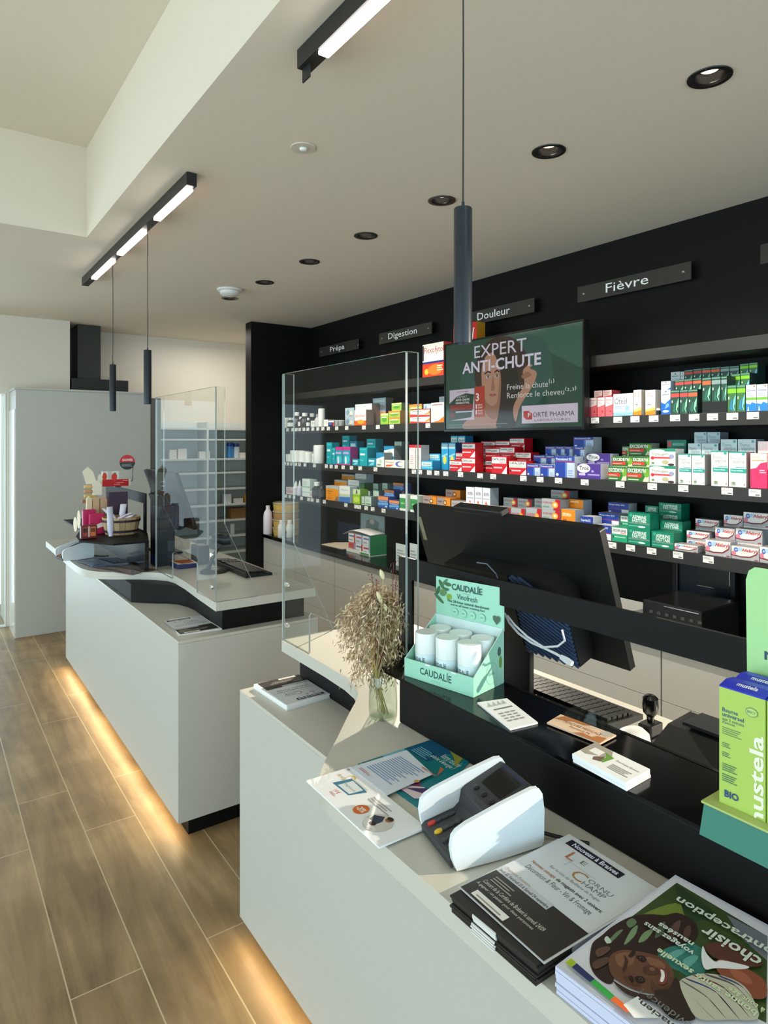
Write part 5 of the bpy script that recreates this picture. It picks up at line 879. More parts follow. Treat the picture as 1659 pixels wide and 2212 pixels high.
# ================================================================ payment terminals
TWH = mat((226, 232, 238), 0.22, coat=0.3); TGR = mat((48, 48, 52), 0.45)
def terminal(loc, ang, label):
    t = thing('payment_terminal', (0, 0, 0), label, 'payment terminal', 'white payment terminals')
    prof = [(.004, .003), (-.003, .020), (-.006, .040), (-.003, .056), (.004, .063), (.02, .070), (.08, .086), (.138, .099), (.150, .098), (.157, .088), (.161, .06), (.160, .012), (.155, .005), (.08, .002)]
    for s in (-1, 1):
        y = -.058 if s < 0 else .050
        M().prism([(p[0] * (1 + 0), p[1]) for p in prof], -y, -(y + .008), TWH, Matrix(((1, 0, 0, 0), (0, 0, -1, 0), (0, 1, 0, 0), (0, 0, 0, 1)))).build('privacy_shield', t, smooth=True, bevel=0.0022, angle=.5)
    body = [(-.002, .004), (-.004, .016), (.002, .021), (.056, .032), (.066, .040), (.070, .060), (.078, .066), (.148, .0925), (.156, .088), (.158, .004)]
    bo = M().prism(body, .0495, -.0495, TGR, Matrix(((1, 0, 0, 0), (0, 0, -1, 0), (0, 1, 0, 0), (0, 0, 0, 1)))).build('body', t, bevel=0.0015)
    sl = Vector((.070, 0, .0265)).normalized(); nn = Vector((-sl.z, 0, sl.x)); F = (Vector((.078, .0495, .0664)), (0, -1, 0), sl, nn)
    a = M(); art(a, F, .099, .0748, [('r', .14, .30, .76, .88, mat((8, 9, 10), .08)), ('r', .1, .92, .8, .97, mat((40, 50, 84), .3))]); a.build('display', t)
    for k in range(3):
        c = Vector(F[0]) + Vector((0, -1, 0)) * (.099 * (.22 + .24 * k)) + sl * (.0748 * .13) + nn * .0002
        M().lathe([(.0055, -.0005), (.0055, .0010), (.004, .0016)], (0, 0, 0), mat((20, 20, 22), .3), 14, Matrix.Translation(c) @ nn.to_track_quat('Z', 'Y').to_matrix().to_4x4()).build('menu_button', t, smooth=True)
    ks = Vector((.054, 0, .011)).normalized(); kn = Vector((-ks.z, 0, ks.x))
    for r in range(4):
        for c in range(4):
            col = (52, 52, 56)
            if r == 0: col = [(190, 50, 40), (214, 176, 40), (60, 60, 64), (50, 140, 70)][c]
            p = Vector((.006, .036 - .024 * c, .0222)) + ks * (.012 * r) + ks * .003
            M().lathe([(.0075, -.001), (.0075, .002), (.0055, .003)], (0, 0, 0), mat(col, .4), 12, Matrix.Translation(p) @ kn.to_track_quat('Z', 'Y').to_matrix().to_4x4() @ Matrix.Diagonal((.6, 1, 1, 1))).build('key', t, smooth=True)
    M().tube([(.156, -.02, .012), (.19, -.045, .006), (.212, -.065, .005), (.226, -.085, .008)], .003, mat((24, 24, 26), .4), 8).build('cable', t, smooth=True)
    t.location = loc; t.rotation_euler = (0, 0, ang); return t
n1 = terminal((.664, .797, ZT), math.atan2(-.035, .152), 'white payment terminal with dark screen beside the leaflets on the nearer counter')
pa, pb = onz(137, 1214, ZT), onz(207, 1206, ZT)
n2 = copy_tree(n1); an = math.atan2(pb.y - pa.y, pb.x - pa.x) + .05; n2.rotation_euler = (0, 0, an)
n2.location = Vector((pa.x, pa.y, ZT)) + Vector((-math.sin(an), math.cos(an), 0)) * .058; n2['label'] = 'white payment terminal on the rounded corner of the counter beyond the gap'

# ================================================================ glass vase with dried flowers
VX, VY = .887, 1.262
t = thing('glass_vase', (VX, VY, ZT), 'clear glass bottle vase holding the dried flowers', 'vase')
M().lathe([(.030, 0), (.0335, .003), (.034, .03), (.0325, .072), (.029, .0975), (.0278, .0975), (.031, .075), (.0325, .03), (.031, .006), (.0, .005)], (VX, VY, ZT), clear((244, 248, 244), .0, 1.5, .03), 28).build('glass', t, smooth=True)
t = thing('dried_flowers', (VX, VY, ZT), 'dried bouquet of beige pampas grass, bunny tails and dark red sprigs', 'dried flowers')
rn = random.Random(11); C0 = Vector((VX - .018, VY + .004, ZT + .098)); b = M(); sm = mat((176, 160, 110), .7)
PC = [mat(c, .8) for c in ((208, 182, 148), (184, 156, 124), (226, 206, 168), (160, 132, 106))]
stems = []
def stem(p1, p2, r=.0011, m=sm):
    a = Vector((VX + rn.uniform(-.012, .012), VY + rn.uniform(-.012, .012), ZT + .008)); b.tube([a, C0 + Vector((rn.uniform(-.01, .006), rn.uniform(-.008, .008), 0)), p1, p2], r, m, 5)
plume = M()
heads = [((862, 1312), (742, 1385)), ((850, 1300), (765, 1330)), ((855, 1310), (800, 1440)), ((846, 1320), (770, 1470)), ((858, 1330), (838, 1460)), ((850, 1300), (790, 1300)), ((845, 1310), (745, 1345)), ((852, 1330), (815, 1480)), ((848, 1310), (815, 1400)), ((855, 1305), (758, 1420))]
for i, (q0, q1) in enumerate(heads):
    dy = VY + .02 + .012 * (i % 3); A = ony(*q0, dy); Bp = ony(*q1, dy - .005); mid = (A + Bp) / 2 + Vector((-.005, 0, .035 + .01 * (i % 2)))
    path = []
    for k in range(13):
        f = k / 12; p = A * (1 - f) ** 2 + mid * 2 * f * (1 - f) + Bp * f * f; path.append(p)
    stem(A + Vector((-.012, 0, -.05)), A); b.tube(path, .0008, sm, 4)
    for k in range(680):
        f = rn.random() ** .8; j = min(int(f * 12), 11); p = path[j].lerp(path[j + 1], f * 12 - j); tg = (path[j + 1] - path[j]).normalized()
        dr = (tg * .6 + Vector((rn.gauss(0, .6), rn.gauss(0, .6), rn.gauss(-.5, .5)))).normalized(); L = rn.uniform(.008, .02); o = p + Vector((rn.gauss(0, .011), rn.gauss(0, .013), rn.gauss(0, .011)))
        sd = dr.cross(Vector((rn.gauss(0, 1), rn.gauss(0, 1), rn.gauss(0, 1)))).normalized() * .0017; e = o + dr * L
        plume.add([o, o + dr * L * .5 + sd, e, o + dr * L * .5 - sd], [(0, 1, 2, 3)], PC[rn.randrange(4)])
pl = plume.build('pampas_plume', t); pl['kind'] = 'stuff'
for (q0, q1, w) in (((822, 1232), (828, 1250), .010), ((815, 1280), (824, 1302), .010), ((830, 1305), (834, 1318), .009)):
    A = ony(*q0, VY); Bp = ony(*q1, VY); stem(Bp + Vector((-.004, 0, -.08)), Bp); d = (A - Bp); L = d.length
    R = d.to_track_quat('Z', 'Y').to_matrix().to_4x4()
    M().lathe([(.001, -.002), (w * .45, L * .15), (w * .55, L * .5), (w * .4, L * .85), (.001, L * 1.1)], (0, 0, 0), mat((226, 214, 170), .9), 12, Matrix.Translation(Bp) @ R).build('bunny_tail', t, smooth=True)
dr_ = mat((110, 40, 48), .7)
for (q0, q1, n) in (((846, 1345), (850, 1215), 26), ((850, 1330), (857, 1240), 20), ((812, 1320), (802, 1240), 16), ((852, 1340), (861, 1290), 14), ((818, 1320), (812, 1250), 9)):
    A = ony(*q0, VY + .01); Bp = ony(*q1, VY + .01); s_ = M(); s_.tube([C0, A, Bp], .0008, dr_, 4)
    for k in range(n):
        p = A.lerp(Bp, .15 + .85 * rn.random()) + Vector((rn.gauss(0, .004), rn.gauss(0, .004), 0)); u = Vector((rn.gauss(0, 1), rn.gauss(0, 1), 1.2)).normalized() * .006; sd = Vector((.0014, 0, 0))
        s_.add([p, p + u * .5 + sd, p + u, p + u * .5 - sd], [(0, 1, 2, 3)], dr_)
    s_.build('red_sprig', t)
for k in range(3): stem(C0 + Vector((-.004 * k, .01, .05)), C0 + Vector((.004, .012, .16)), .0012, mat((200, 176, 90), .7))
b.build('stems', t)
yl = M()
for k in range(260):
    p = ony(848 + rn.gauss(0, 8), 1350 + rn.gauss(0, 42), VY + rn.gauss(.012, .008)); u = Vector((rn.gauss(0, .6), rn.gauss(0, .6), 1)).normalized() * .012; sd = Vector((.0012, .0006, 0))
    yl.add([p, p + u * .5 + sd, p + u, p + u * .5 - sd], [(0, 1, 2, 3)], mat((196, 166, 84), .8))
y_ = yl.build('yellow_grass', t); y_['kind'] = 'stuff'
# ================================================================ till equipment on the nearer counter
MK = mat((11, 12, 13), 0.45, spec=.4); MK2 = mat((22, 22, 22), 0.5, spec=.4); RIB = mat((50, 68, 98), 0.42)
P0 = Vector((1.13, 1.466, 1.371)); tilt = Vector((.105, 0, -.306)).normalized()          # top left corner seen from the street; downwards along the back
uu = Vector((0, -1, 0)); nb = uu.cross(tilt); nb = nb if nb.x < 0 else -nb
Tm = Matrix(((uu.x, tilt.x, nb.x, P0.x), (uu.y, tilt.y, nb.y, P0.y), (uu.z, tilt.z, nb.z, P0.z), (0, 0, 0, 1)))   # local: x along, y down, z towards the street
mon = thing('computer_monitor', (1.2, 1.16, ZT), 'big black computer monitor seen from behind, on the nearer counter', 'monitor', 'black computer monitors')
M().prism([(0, .006), (.006, 0), (.618, 0), (.624, .006), (.624, .33), (.03, .33), (.0, .31)], -.018, 0, MK, Tm).build('casing', mon, bevel=.002)
M().prism([(.012, .012), (.612, .012), (.612, .318), (.012, .318)], -.0195, -.0185, mat((8, 9, 11), .1), Tm).build('screen', mon)
h = M(); h.prism([(.155, .125), (.38, .125), (.38, .31), (.155, .31)], .0005, .058, MK2, Tm); h.build('housing', mon, bevel=.004)
rb = M(); rb.prism([(.382, .118), (.50, .118), (.535, .15), (.535, .318), (.382, .318)], .0005, .052, MK2, Tm)
for k in range(26):
    y = .105 + k * .0104
    q0, q1 = [.384, y], [.533, y + .075]
    if q0[1] > .316: continue
    if q0[1] < .12: f = (.12 - q0[1]) / .075; q0 = [.384 + .149 * f, .12]
    if q1[1] > .317: f = (.317 - q0[1]) / (q1[1] - q0[1]); q1 = [q0[0] + (q1[0] - q0[0]) * f, .317]
    if q1[0] > .5 and q1[1] < .15: q1 = [.5, q0[1] + (q1[1] - q0[1]) * .8]
    rb.prism([tuple(q0), tuple(q1), (q1[0], q1[1] + .0045), (q0[0], q0[1] + .0045)], .0525, .058, RIB, Tm)
rb.build('ribbed_cover', mon)
M().box(.19, -.017, -.02, .36, -.0005, .012, MK, Tm).build('camera_bar', mon, bevel=.004)
M().prism([(.012, .035), (.028, .035), (.028, .105), (.012, .105)], .0004, .0012, mat((120, 112, 88), .6), Tm).build('sticker', mon)
b = M(); b.box(1.185, 1.08, ZT + .012, 1.203, 1.22, 1.15, MK); b.build('stand_neck', mon, bevel=.004)
M().box(1.10, 1.03, ZT, 1.232, 1.27, ZT + .0118, MK).build('stand_base', mon, bevel=.003)
CW = mat((206, 208, 212), .45)
for k, (q, r) in enumerate((([(1090, 1325), (1100, 1345), (1120, 1368), (1148, 1388), (1180, 1402), (1200, 1412), (1214, 1420)], .0028), ([(1096, 1330), (1112, 1350), (1140, 1376), (1175, 1398), (1205, 1396), (1220, 1384), (1214, 1360)], .0024), ([(1030, 1215), (1052, 1218), (1072, 1240), (1079, 1262), (1076, 1300), (1090, 1330)], .0016))):
    M().tube([onx(*p, 1.105 - .004 * k) for p in q], r, CW if k < 2 else mat((90, 100, 116), .4), 8).build('cable', mon, smooth=True)
e0, e1 = onx(1212, 1419, 1.105), onx(1236, 1434, 1.105)
M().tube([e0, (e0 + e1) / 2, e1], [.0055, .007, .006], CW, 6).build('cable_plug', mon, smooth=True)
# keyboard
def keyboard(P, w, d, label, first=[]):
    if first: o = copy_tree(first[0]); o.location = P; o['label'] = label; return o
    t = thing('keyboard', P, label, 'keyboard', 'black keyboards')
    x, y, z = P
    M().prism([(0, 0), (d, 0), (d, .012), (0, .022)], -(y), -(y + w), mat((18, 18, 19), .4), Matrix(((1, 0, 0, x), (0, 0, -1, 0), (0, 1, 0, z), (0, 0, 0, 1)))).build('case', t, bevel=.002)
    for r in range(6):
        for c in range(22):
            if c in (15, 18) and r == 5: continue
            kx = x + .012 + r * .0195; kz = z + .0225 - (.012 + r * .0195) / d * .010; ky = y + .008 + c * (w - .016) / 22
            if (r * 22 + c) % 22 in (15, 18): continue
            if len(t.children) > 98: continue
            m_ = M(); m_.prism([(kx, ky), (kx + .016, ky), (kx + .016, ky + (w - .016) / 22 - .003), (kx, ky + (w - .016) / 22 - .003)], kz, kz + .007, mat((12, 12, 13), .35)); m_.build('key', t, bevel=.0015)
    first.append(t); return t
kb = keyboard((1.235, .90, ZT), .44, .135, 'black keyboard behind the raised display stand on the nearer counter')
# receipt printer
t = thing('receipt_printer', (1.2, .62, ZT), 'black receipt printer behind the display stand, beside the yellow-green cartons', 'receipt printer')
PB = mat((22, 22, 23), .4)
M().prism([(1.108, ZT + .015), (1.100, ZT + .05), (1.112, ZT + .078), (1.17, ZT + .105), (1.25, ZT + .11), (1.265, ZT + .09), (1.265, ZT), (1.115, ZT)], -.52, -.715, PB, Matrix(((1, 0, 0, 0), (0, 0, -1, 0), (0, 1, 0, 0), (0, 0, 0, 1)))).build('casing', t, bevel=.006, seg=3)
M().prism([(1.175, .545), (1.245, .545), (1.245, .69), (1.175, .69)], ZT + .1105, ZT + .116, mat((30, 29, 32), .3)).build('lid', t, bevel=.002)
sl = (Vector((1.100, 0, ZT + .05)) - Vector((1.108, 0, ZT + .015))).normalized(); a = M()
art(a, (Vector((1.1075, .715, ZT + .016)), (0, -1, 0), (Vector((1.1, 0, ZT + .05)) - Vector((1.108, 0, ZT + .015))).normalized(), (-.974, 0, -.223)), .195, .036, [('b', 'EPSON', .43, .55, .70, .9, (190, 190, 192))], lay=6); a.build('lettering', t)
M().box(1.172, .56, ZT + .1165, 1.212, .60, ZT + .1175, mat((210, 196, 170), .6)).build('receipt_paper', t)
# self-inking stamp, mouse
sp = onz(1405, 1577, ZT + .03); t = thing('rubber_stamp', (sp.x, sp.y, ZT), 'black self-inking stamp with rounded knob beside the keyboard', 'stamp')
M().box(sp.x - .022, sp.y - .016, ZT + .0225, sp.x + .022, sp.y + .016, ZT + .047, PB).build('base', t, bevel=.003)
M().box(sp.x - .026, sp.y - .02, ZT, sp.x + .026, sp.y + .02, ZT + .022, PB).build('pad_case', t, bevel=.002)
M().lathe([(.007, .0475), (.008, .06), (.015, .068), (.017, .082), (.016, .098), (.010, .104), (0, .105)], (sp.x, sp.y, ZT), mat((14, 14, 15), .14, coat=.5), 24).build('knob', t, smooth=True)
mp = onz(1364, 1576, ZT + .048); t = thing('computer_mouse', (mp.x, mp.y, ZT), 'white computer mouse between the card holder and the receipt printer', 'mouse')
M().lathe([(.033, 0), (.034, .014), (.031, .034), (.021, .046), (.008, .050), (0, .0505)], (0, 0, 0), mat((214, 214, 216), .4), 24, Matrix.Translation((mp.x, mp.y, ZT)) @ Matrix.Diagonal((1.5, .95, 1, 1))).build('shell', t, smooth=True)
M().lathe([(.004, -.003), (.004, .003)], (0, 0, 0), mat((60, 60, 62), .5), 12, Matrix.Translation((mp.x - .03, mp.y, ZT + .042)) @ Matrix.Rotation(math.pi / 2, 4, 'X')).build('wheel', t, smooth=True)

# ================================================================ till equipment on the counter beyond the gap
m2 = copy_tree(mon); q = onx(379, 1033, 1.13); m2.location.y = mon.location.y + (q.y - .842); m2['label'] = 'black computer monitor behind the acrylic screen of the counter beyond the gap'
qa = onz(485, 1238, ZT); keyboard((1.25, 2.90, ZT), .44, .135, 'black keyboard on the counter beyond the gap, left of the clear seed tubs')
sp = onz(462, 1236, ZT); t = thing('barcode_scanner', (sp.x, sp.y, ZT), 'black barcode scanner on an oval stand behind the acrylic screen', 'barcode scanner')
x, y = sp.x, sp.y
M().lathe([(.068, 0), (.07, .008), (.055, .016), (0, .02)], (0, 0, 0), mat((38, 34, 32), .3), 24, Matrix.Translation((x, y, ZT)) @ Matrix.Diagonal((1.0, .8, 1, 1))).build('base', t, smooth=True)
M().tube([(x - .03, y, ZT + .018), (x - .012, y, ZT + .06), (x + .02, y, ZT + .115)], [.013, .010, .009], mat((30, 28, 27), .35), 10).build('neck', t, smooth=True)
M().tube([(x - .008, y + .01, ZT + .165), (x + .02, y, ZT + .165), (x + .05, y - .01, ZT + .155), (x + .075, y - .02, ZT + .160)], [.020, .026, .026, .030], mat((22, 24, 32), .3), 12).build('head', t, smooth=True)
M().tube([(x + .022, y, ZT + .118), (x + .032, y, ZT + .142)], .012, mat((22, 24, 32), .3), 10).build('grip', t, smooth=True)
p = onz(432, 1217, ZT); t = thing('label_printer', (p.x, p.y, ZT), 'small black label printer left of the barcode scanner', 'printer')
M().box(p.x - .035, p.y - .05, ZT, p.x + .035, p.y + .05, ZT + .10, mat((40, 34, 32), .4)).build('casing', t, bevel=.012, seg=3)
M().box(p.x - .0365, p.y - .03, ZT + .03, p.x - .0355, p.y + .03, ZT + .04, BLACKG).build('slot', t)
p = onz(392, 1222, ZT); o = M().box(p.x - .05, p.y - .09, ZT, p.x + .05, p.y + .09, ZT + .022, mat((52, 52, 104), .4)).build('document_tray', bevel=.003); tag(o, 'dark blue document tray behind the acrylic screen', 'tray')
for k, (dz, c, lb) in enumerate(((.0225, (226, 206, 176), 'cream paper sheet lying on the dark blue tray'), (.0245, (178, 92, 60), 'orange-brown sheet on top of the cream paper in the tray'))):
    tag(M().prism([(p.x - .045 + .02 * k, p.y - .08), (p.x + .045, p.y - .085 + .02 * k), (p.x + .05, p.y + .07 - .05 * k), (p.x - .04, p.y + .08 - .06 * k)], ZT + dz, ZT + dz + .0015, mat(c, .6)).build('paper_sheet'), lb, 'paper')
pq = onx(337, 1236, 1.0); t = thing('card_reader_tower', (1.0, pq.y, ZT), 'slim dark upright tower left of the acrylic screen on the counter beyond the gap', 'tower')
hh = onx(337, 1092, 1.0).z - ZT; M().box(.985, pq.y - .05, ZT, 1.08, pq.y + .05, ZT + hh, mat((30, 34, 48), .3)).build('casing', t, bevel=.003)
M().box(.9835, pq.y - .04, ZT + .02, .9845, pq.y + .04, ZT + .06, mat((40, 60, 150), .3)).build('front_badge', t)

# ---- display goods on the far stand
ZP = 1.0545
B0 = onz(262, 1152, ZP); bx, by = B0.x, B0.y; br = .098
WDL = [mat(c, .6, var=.05) for c in ((196, 164, 118), (210, 180, 134), (184, 152, 108))]; PUR = mat((58, 36, 52), .45)
t = thing('wooden_tub', (bx, by, ZP), 'round wooden tub with dark purple hoops holding white tubes', 'tub')
for k in range(20):
    a0, a1 = 2 * math.pi * k / 20, 2 * math.pi * (k + 1) / 20 - .02; b = M(); vs = []
    for z, r in ((0, br * .82), (.09, br)):
        for rr_ in (r, r - .006):
            for a in (a0, a1): vs.append((bx + rr_ * math.cos(a), by + rr_ * math.sin(a), ZP + z))
    b.add(vs, [(0, 1, 5, 4), (2, 6, 7, 3), (4, 5, 7, 6), (0, 4, 6, 2), (1, 3, 7, 5), (0, 2, 3, 1)], WDL[k % 3]); b.build('stave', t)
M().lathe([(br * .8, .002), (br * .8, .008)], (bx, by, ZP), WDL[0], 24).build('bottom_board', t)
for z in (.018, .072): M().lathe([(br * (.82 + z * 2) + .0012, z - .006), (br * (.82 + z * 2) + .0032, z - .006), (br * (.82 + z * 2) + .0042, z + .006), (br * (.82 + z * 2) + .0018, z + .006)], (bx, by, ZP), PUR, 32, caps=False).build('hoop', t, smooth=True)
TB = mat((226, 222, 240), .35)
def cream_tube(P, d, L, label, w=.019):
    d = Vector(d).normalized(); R = d.to_track_quat('Z', 'Y').to_matrix().to_4x4(); Tt = Matrix.Translation(P) @ R
    t = thing('cream_tube', P, label, 'tube', 'white cream tubes')
    b = M(); n = 14; prof = [(w * .62, w * .62, 0), (w, w * .75, .012), (w, w * .55, L * .6), (w * 1.05, .001, L)]; vs = []
    for rx, ry, z in prof:
        for k in range(n): vs.append(Tt @ Vector((rx * math.cos(2 * math.pi * k / n), ry * math.sin(2 * math.pi * k / n), z)))
    b.add(vs, [(i * n + k, i * n + (k + 1) % n, (i + 1) * n + (k + 1) % n, (i + 1) * n + k) for i in range(3) for k in range(n)], TB); b.build('body', t, smooth=True)
    M().lathe([(w * .6, -.016), (w * .62, -.0005)], (0, 0, 0), TB, 14, Tt).build('cap', t, smooth=True)
    return t
tp = ony(239, 1150, by - br - .028); cream_tube((tp.x, tp.y, tp.z - .004), (-.02, .05, 1), ony(238, 1093, tp.y).z - tp.z, 'white cream tube clipped upright to the front of the wooden tub', .017)
M()
for k, (dx, dy, d) in enumerate(((-.02, -.02, (.5, -.3, .35)), (.01, .02, (.6, .1, .3)), (.03, -.03, (.5, -.6, .3)), (.0, .04, (-.3, .5, .4)), (.04, .03, (.2, .5, .5)))):
    cream_tube((bx + dx - .03, by + dy, ZP + .058 + .008 * k), d, .085, ['white cream tube lying across the tub, nearest the clipped tube', 'white cream tube in the middle of the wooden tub', 'white cream tube leaning over the right rim of the wooden tub', 'white cream tube lying at the back of the wooden tub', 'white cream tube standing highest at the right of the wooden tub'][k], .016)
pc = ony(255, 1098, by + .12); o = simple_box('gift_box', pc.x + .0, by + .135, ZP, .10, .045, ony(255, 1063, by + .12).z - ZP, (56, 36, 56), 'dark purple box standing behind the wooden tub', 'box')
# bags, pins, candies left of the tub
def at(px, py, dy=0): return ony(px, py, by + .10 + dy)
for k, (x0, x1, ya, yb, c, lb) in enumerate(((178, 206, 1100, 1127, (190, 24, 90), 'crimson gift pouch, rear one left of the wooden tub'), (192, 224, 1108, 1136, (196, 22, 86), 'crimson gift pouch, front one touching the wooden tub'))):
    a_, b_ = at(x0, yb, -.05 * k), at(x1, ya, -.05 * k)
    t = thing('gift_pouch', ((a_.x + b_.x) / 2, a_.y, ZP), lb, 'pouch', 'crimson gift pouches')
    po_ = M().box(a_.x, a_.y - .016, ZP, b_.x, a_.y + .016, max(b_.z, ZP + .075), mat(c, .4)).build('pouch', t, bevel=.004)
    M().prism([(a_.x + .03, ZP + .03), (a_.x + .07, ZP + .04), (a_.x + .062, ZP + .062), (a_.x + .02, ZP + .046)], a_.y - .0185, a_.y - .0165, mat((240, 232, 226), .5), XZ(0)).build('paper_tag', po_)
for k, (x0, x1, c) in enumerate(((186, 198, (226, 206, 170)), (199, 214, (206, 170, 130)), (215, 231, (198, 160, 126)))):
    a_, b_ = at(x0, 1102, .06), at(x1, 1072, .06); zt = b_.z
    o = M().prism([(a_.x, ZP + .0005), (b_.x, ZP + .0005), (b_.x - .002, zt - .012), ((a_.x + b_.x) / 2, zt), (a_.x + .002, zt - .012)], a_.y - .014, a_.y + .014, mat(c, .7), XZ(0)).build('paper_bag', bevel=.003)
    tag(o, ['cream', 'first brown', 'second brown'][k] + ' paper bag standing behind the crimson pouches, %s' % ['leftmost', 'middle', 'nearest the purple box'][k], 'bag', 'small paper bags')
# wooden brush block with cream house-shaped cards
a_ = at(176, 1084, .16); t = thing('accessory_rack', (a_.x + .05, a_.y, ZP), 'pale rack of wooden brushes with house-shaped cream cards behind the paper bags', 'rack')
rx0 = a_.x + .012; M().box(rx0 + .045, a_.y - .01, ZP, rx0 + .075, a_.y + .01, at(200, 1046, .16).z, mat((222, 208, 190), .6)).build('post', t)
for k, py in enumerate((1051, 1061, 1071, 1082)):
    z = at(190, py, .16).z; M().tube([(rx0 - .012 * (k > 2), a_.y - .012, z), (rx0 + .02, a_.y - .012, z), (rx0 + .055, a_.y - .012, z - .004)], [.009, .011, .007], mat(((226, 190, 130), (196, 156, 110), (218, 186, 120), (170, 120, 84))[k], .6), 8).build('wooden_brush', t, smooth=True)
def house(px0, px1, pya, pyb, n, lean=0):
    p0, p1 = at(px0, pyb, .13 - .02 * n), at(px1, pya, .13 - .02 * n); w = p1.x - p0.x
    M().prism([(p0.x + lean, p0.z), (p1.x + lean, p0.z), (p1.x, p1.z - w * .5), (p0.x + w / 2, p1.z), (p0.x, p1.z - w * .5)], p0.y, p0.y + .004, mat((236, 226, 204), .6), XZ(0)).build('display_card', t)
house(178, 201, 1008, 1046, 0, .02); house(212, 221, 1024, 1066, 1, .0); house(201, 220, 1037, 1070, 2, 0)
# red leaflet holder and round sign standing on the stand's panel
LY = 4.26; a_, b_ = ony(221, 1050, LY), ony(282, 1017, LY); zb = 1.2673; zt = b_.z
t = thing('leaflet_holder', (.992, LY, zb), 'red leaflet holder with tomato pictures standing on the black panel', 'leaflet holder')
M().box(.975, LY - .02, zb, 1.01, LY + .03, zb + .004, mat((60, 20, 24), .4)).build('foot', t)
lf_ = M().box(a_.x, LY, zb + .0042, b_.x, LY + .02, zt, mat((232, 228, 220), .6)).build('leaflets', t)
a = M(); w = b_.x - a_.x
art(a, (Vector((a_.x, LY, zb + .0042)), (1, 0, 0), (0, 0, 1), (0, -1, 0)), w, zt - zb - .0042, [('r', .58, .45, 1, 1, (196, 190, 178)), ('r', .2, .4, .33, 1, (206, 196, 184)), ('r', 0, .0, .93, .46, (206, 24, 24)), ('e', .08, .66, .08, .26, (224, 70, 40)), ('e', .42, .62, .1, .26, (222, 52, 40)), ('r', .72, .36, .9, .39, (240, 190, 180)), ('r', .5, .22, .75, .25, (240, 190, 180)), ('r', .4, .1, .62, .13, (240, 190, 180)), ('p', [(.38, .86), (.44, .92), (.5, .86), (.44, .82)], (70, 130, 50))]); a.build('leaflet_print', lf_)
SY = 4.34; c0 = ony(275, 998.5, SY); rs = (ony(275, 982.5, SY).z - c0.z)
t = thing('round_sign', (.992, SY, zb), 'round red and black sign on a dark rod above the red leaflets', 'sign')
M().tube([(.992, SY + .004, zb), (c0.x + .03, SY + .005, zb + .03), (c0.x + rs * .8, SY + .004, c0.z - rs * .3)], .003, mat((60, 24, 32), .4), 8).build('rod', t, smooth=True)
sd_ = M().lathe([(rs, -.002), (rs, .002)], (0, 0, 0), mat((52, 54, 56), .4), 28, Matrix.Translation((c0.x, SY, c0.z)) @ Matrix.Rotation(math.pi / 2, 4, 'X')).build('sign_disc', t)
a = M(); art(a, (Vector((c0.x - rs, SY - .0022, c0.z - rs)), (1, 0, 0), (0, 0, 1), (0, -1, 0)), 2 * rs, 2 * rs, [('p', [(.5 + .5 * math.cos(k * math.pi / 12), .5 + .5 * math.sin(k * math.pi / 12)) for k in range(13)], (206, 52, 60)), ('b', 'SAWES', .18, .58, .84, .74, WHT), ('l', .14, .22, .86, .42, 3, (150, 165, 160))]); a.build('sign_print', sd_)
# hanging samples and dark red jar at the left tip of the stand
p = onz(198, 1160, ZT + .004)
jx, jy = onx(198, 1150, .80).x, onx(198, 1150, .80).y
gz = onz(196, 1164, ZP); GB = M()
t = thing('red_gift_box', (gz.x, gz.y, ZP), 'dark red gift box with orange window below the crimson pouches', 'box')
bw = .076; xr = gz.x - .045; gh = .068; gy_ = gz.y
M().box(xr, gy_, ZP + .0002, xr + bw, gy_ + .04, ZP + gh, mat((96, 22, 24), .35)).build('box', t, bevel=.003)
a = M(); art(a, (Vector((xr, gy_, ZP)), (1, 0, 0), (0, 0, 1), (0, -1, 0)), bw, gh, [('r', .1, .2, .4, .9, (150, 60, 40)), ('r', .56, .2, .9, .9, (206, 110, 50)), ('r', .44, .15, .52, .95, (226, 206, 190)), ('r', .12, .5, .38, .8, (60, 24, 22)), ('r', .6, .5, .86, .8, (110, 50, 30))]); a.build('window_print', t)
for k, (x0, x1, ya, yb) in enumerate(((160, 168, 1119, 1146), (168, 175, 1104, 1140))):
    a_, b_ = onx(x0, yb, .733), onx(x1, ya, .733); t = thing('hanging_sample', (.733, (a_.y + b_.y) / 2, a_.z), ['cream oval sample card hanging from the tip of the stand', 'pointed cream sample card hanging beside the oval one'][k], 'sample card')
    w = abs(b_.y - a_.y) / 2; cy = (a_.y + b_.y) / 2
    M().prism([(cy + w * math.cos(q * math.pi / 10), (a_.z + b_.z) / 2 + (b_.z - a_.z) / 2 * math.sin(q * math.pi / 10)) for q in range(20)], 0, .003, mat((226, 212, 184), .6), YZ(.729)).build('card', t)
    M().tube([(.731, cy, b_.z - .004), (.731, cy, ZP - .001)], .001, sm, 5).build('string', t)

